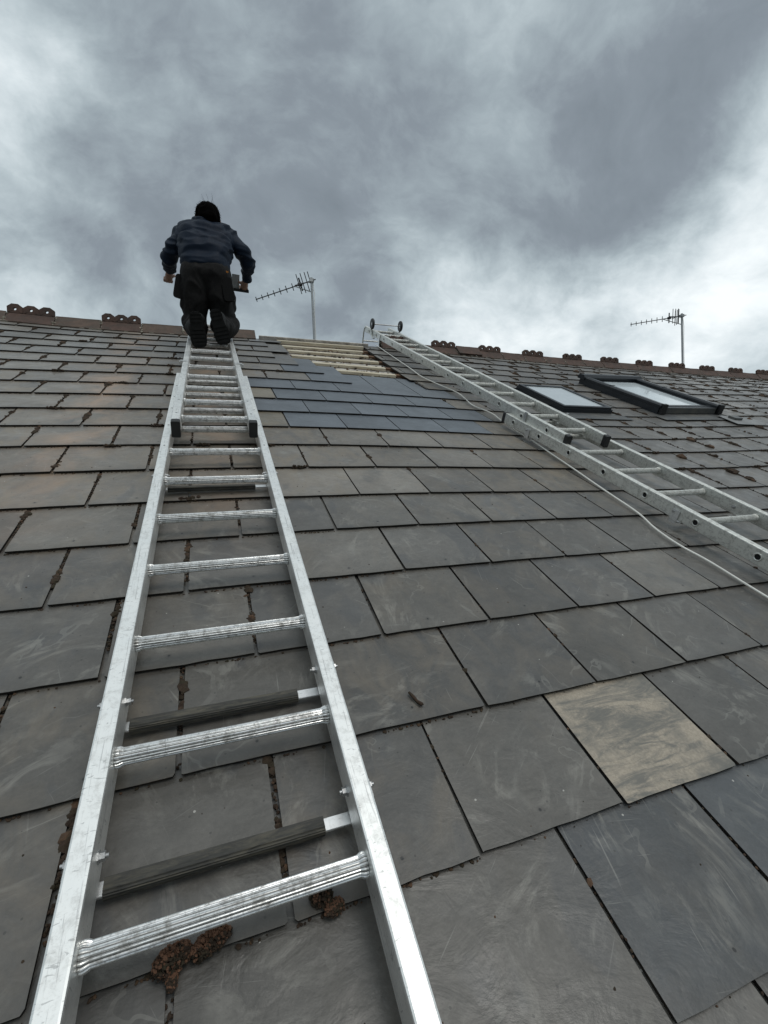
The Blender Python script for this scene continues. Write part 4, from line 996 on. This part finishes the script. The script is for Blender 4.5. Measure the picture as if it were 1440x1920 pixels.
for _ in range(420):
    v = Vector((rr.gauss(0, 1), rr.gauss(0, 1), rr.gauss(0, 1))).normalized()
    if v.dot(F_) > .55 or v.dot(H_u) < -.6: continue
    p0 = hc + H_u * .01 - F_ * .01 + v * .088
    wind = Vector((-.35, .1, .35)) if v.dot(H_u) > .5 else Vector((-.1, -.2, -.6))
    long_ = .060 if v.dot(H_u) > .75 and rr.random() < .06 else .017
    d1 = (v + wind * rr.uniform(.4, 1.3) + Vector((rr.gauss(0, .3), rr.gauss(0, .3), rr.gauss(0, .3)))).normalized()
    p1 = p0 + d1 * long_ * .5; p2 = p1 + (d1 + wind * .8).normalized() * long_ * rr.uniform(.3, .9)
    st.tube([p0, p1, p2], [.0015, .0010, .0003], 4, 0, False)
st.build('loose_strands', M['hair'], hair)
# boots: soles turned to the photographer, toes on the rung
for toe, ball, mid, heel, ank in (((-.385, 13.25, .36), (-.40, 13.25, .50), (-.415, 13.28, .68), (-.43, 13.32, .86), (-.40, 13.78, .78)),
                                   ((.135, 13.35, .44), (.105, 13.35, .60), (.06, 13.38, .78), (.0, 13.42, .94), (.05, 13.88, .84))):
    q = [B(*v) for v in (toe, ball, mid, heel, ank)]; q = [v + Vector((0, .035, 0)) for v in q[:4]] + [q[4]]
    up_ = (q[3] - q[0]).normalized()
    cps = [(q[0], .036, q[1], .046), (q[1], .046, q[2], .041), (q[2], .040, q[3], .040), (q[3] + Vector((0, .03, -.005)), .040, q[4], .052), (q[2] + Vector((0, .05, .01)), .045, q[4], .05), (q[0] + Vector((0, .02, 0)), .034, q[2] + Vector((0, .04, 0)), .044)]
    me = blob_mesh('boot', cps, .006, 3); smooth_shade(me); bt = mesh_obj('boot', me, man, M['boot'])
    # sole outline, extruded, with cross lugs
    sx2 = Vector((1, 0, 0)); sx2 = (sx2 - up_ * sx2.dot(up_)).normalized(); nn_ = sx2.cross(up_).normalized()
    if nn_.y > 0: nn_ = -nn_
    c0_ = q[0] + nn_ * .034 - up_ * .030; Ls = (q[3] - q[0]).length + .072
    outl = [(.0, .030), (.05, .043), (.14, .050), (.30, .054), (.42, .050), (.55, .042), (.68, .039), (.82, .041), (.93, .036), (1.0, .020)]
    prof = [(w_, t_ * Ls) for t_, w_ in outl] + [(-w_, t_ * Ls) for t_, w_ in reversed(outl)]
    MB().prism(prof, c0_, c0_ + nn_ * .016, sx2, up_).build('sole', M['sole'], bt)
    lg = MB()
    for i in range(9):
        t_ = .06 + i * .108
        if .50 < t_ < .66: continue
        w_ = np.interp(t_, [a for a, b in outl], [b for a, b in outl]) - .006
        lg.prism([(-w_, t_ * Ls), (w_, t_ * Ls), (w_ * .9, t_ * Ls + .013), (0, t_ * Ls + .017), (-w_ * .9, t_ * Ls + .013)], c0_ + nn_ * .0155, c0_ + nn_ * .021, sx2, up_)
    lg.build('lug', M['sole'], bt)
# slate offcut and cutter in his right hand
t = thing('hand_tool', 'flat grey plate with a dark bar held low in the man\'s right hand', 'tool', P(.72, 16.95, 1.3))
def Q(u, k, n): return P(u, k, n) - P(.72, 16.95, 1.3)
mb = MB(); mb.box(Q(.60, 16.95, 1.44), (.060, .008, .115), Matrix.Rotation(.05, 3, 'Y')); mb.build('plate', plain('pale_plate', (0.42, 0.44, 0.46), 0.4), t)
mb = MB(); mb.box(Q(.74, 16.92, 1.24), (.125, .022, .022), Matrix.Rotation(.04, 3, 'Y')); mb.build('bar', M['black'], t)
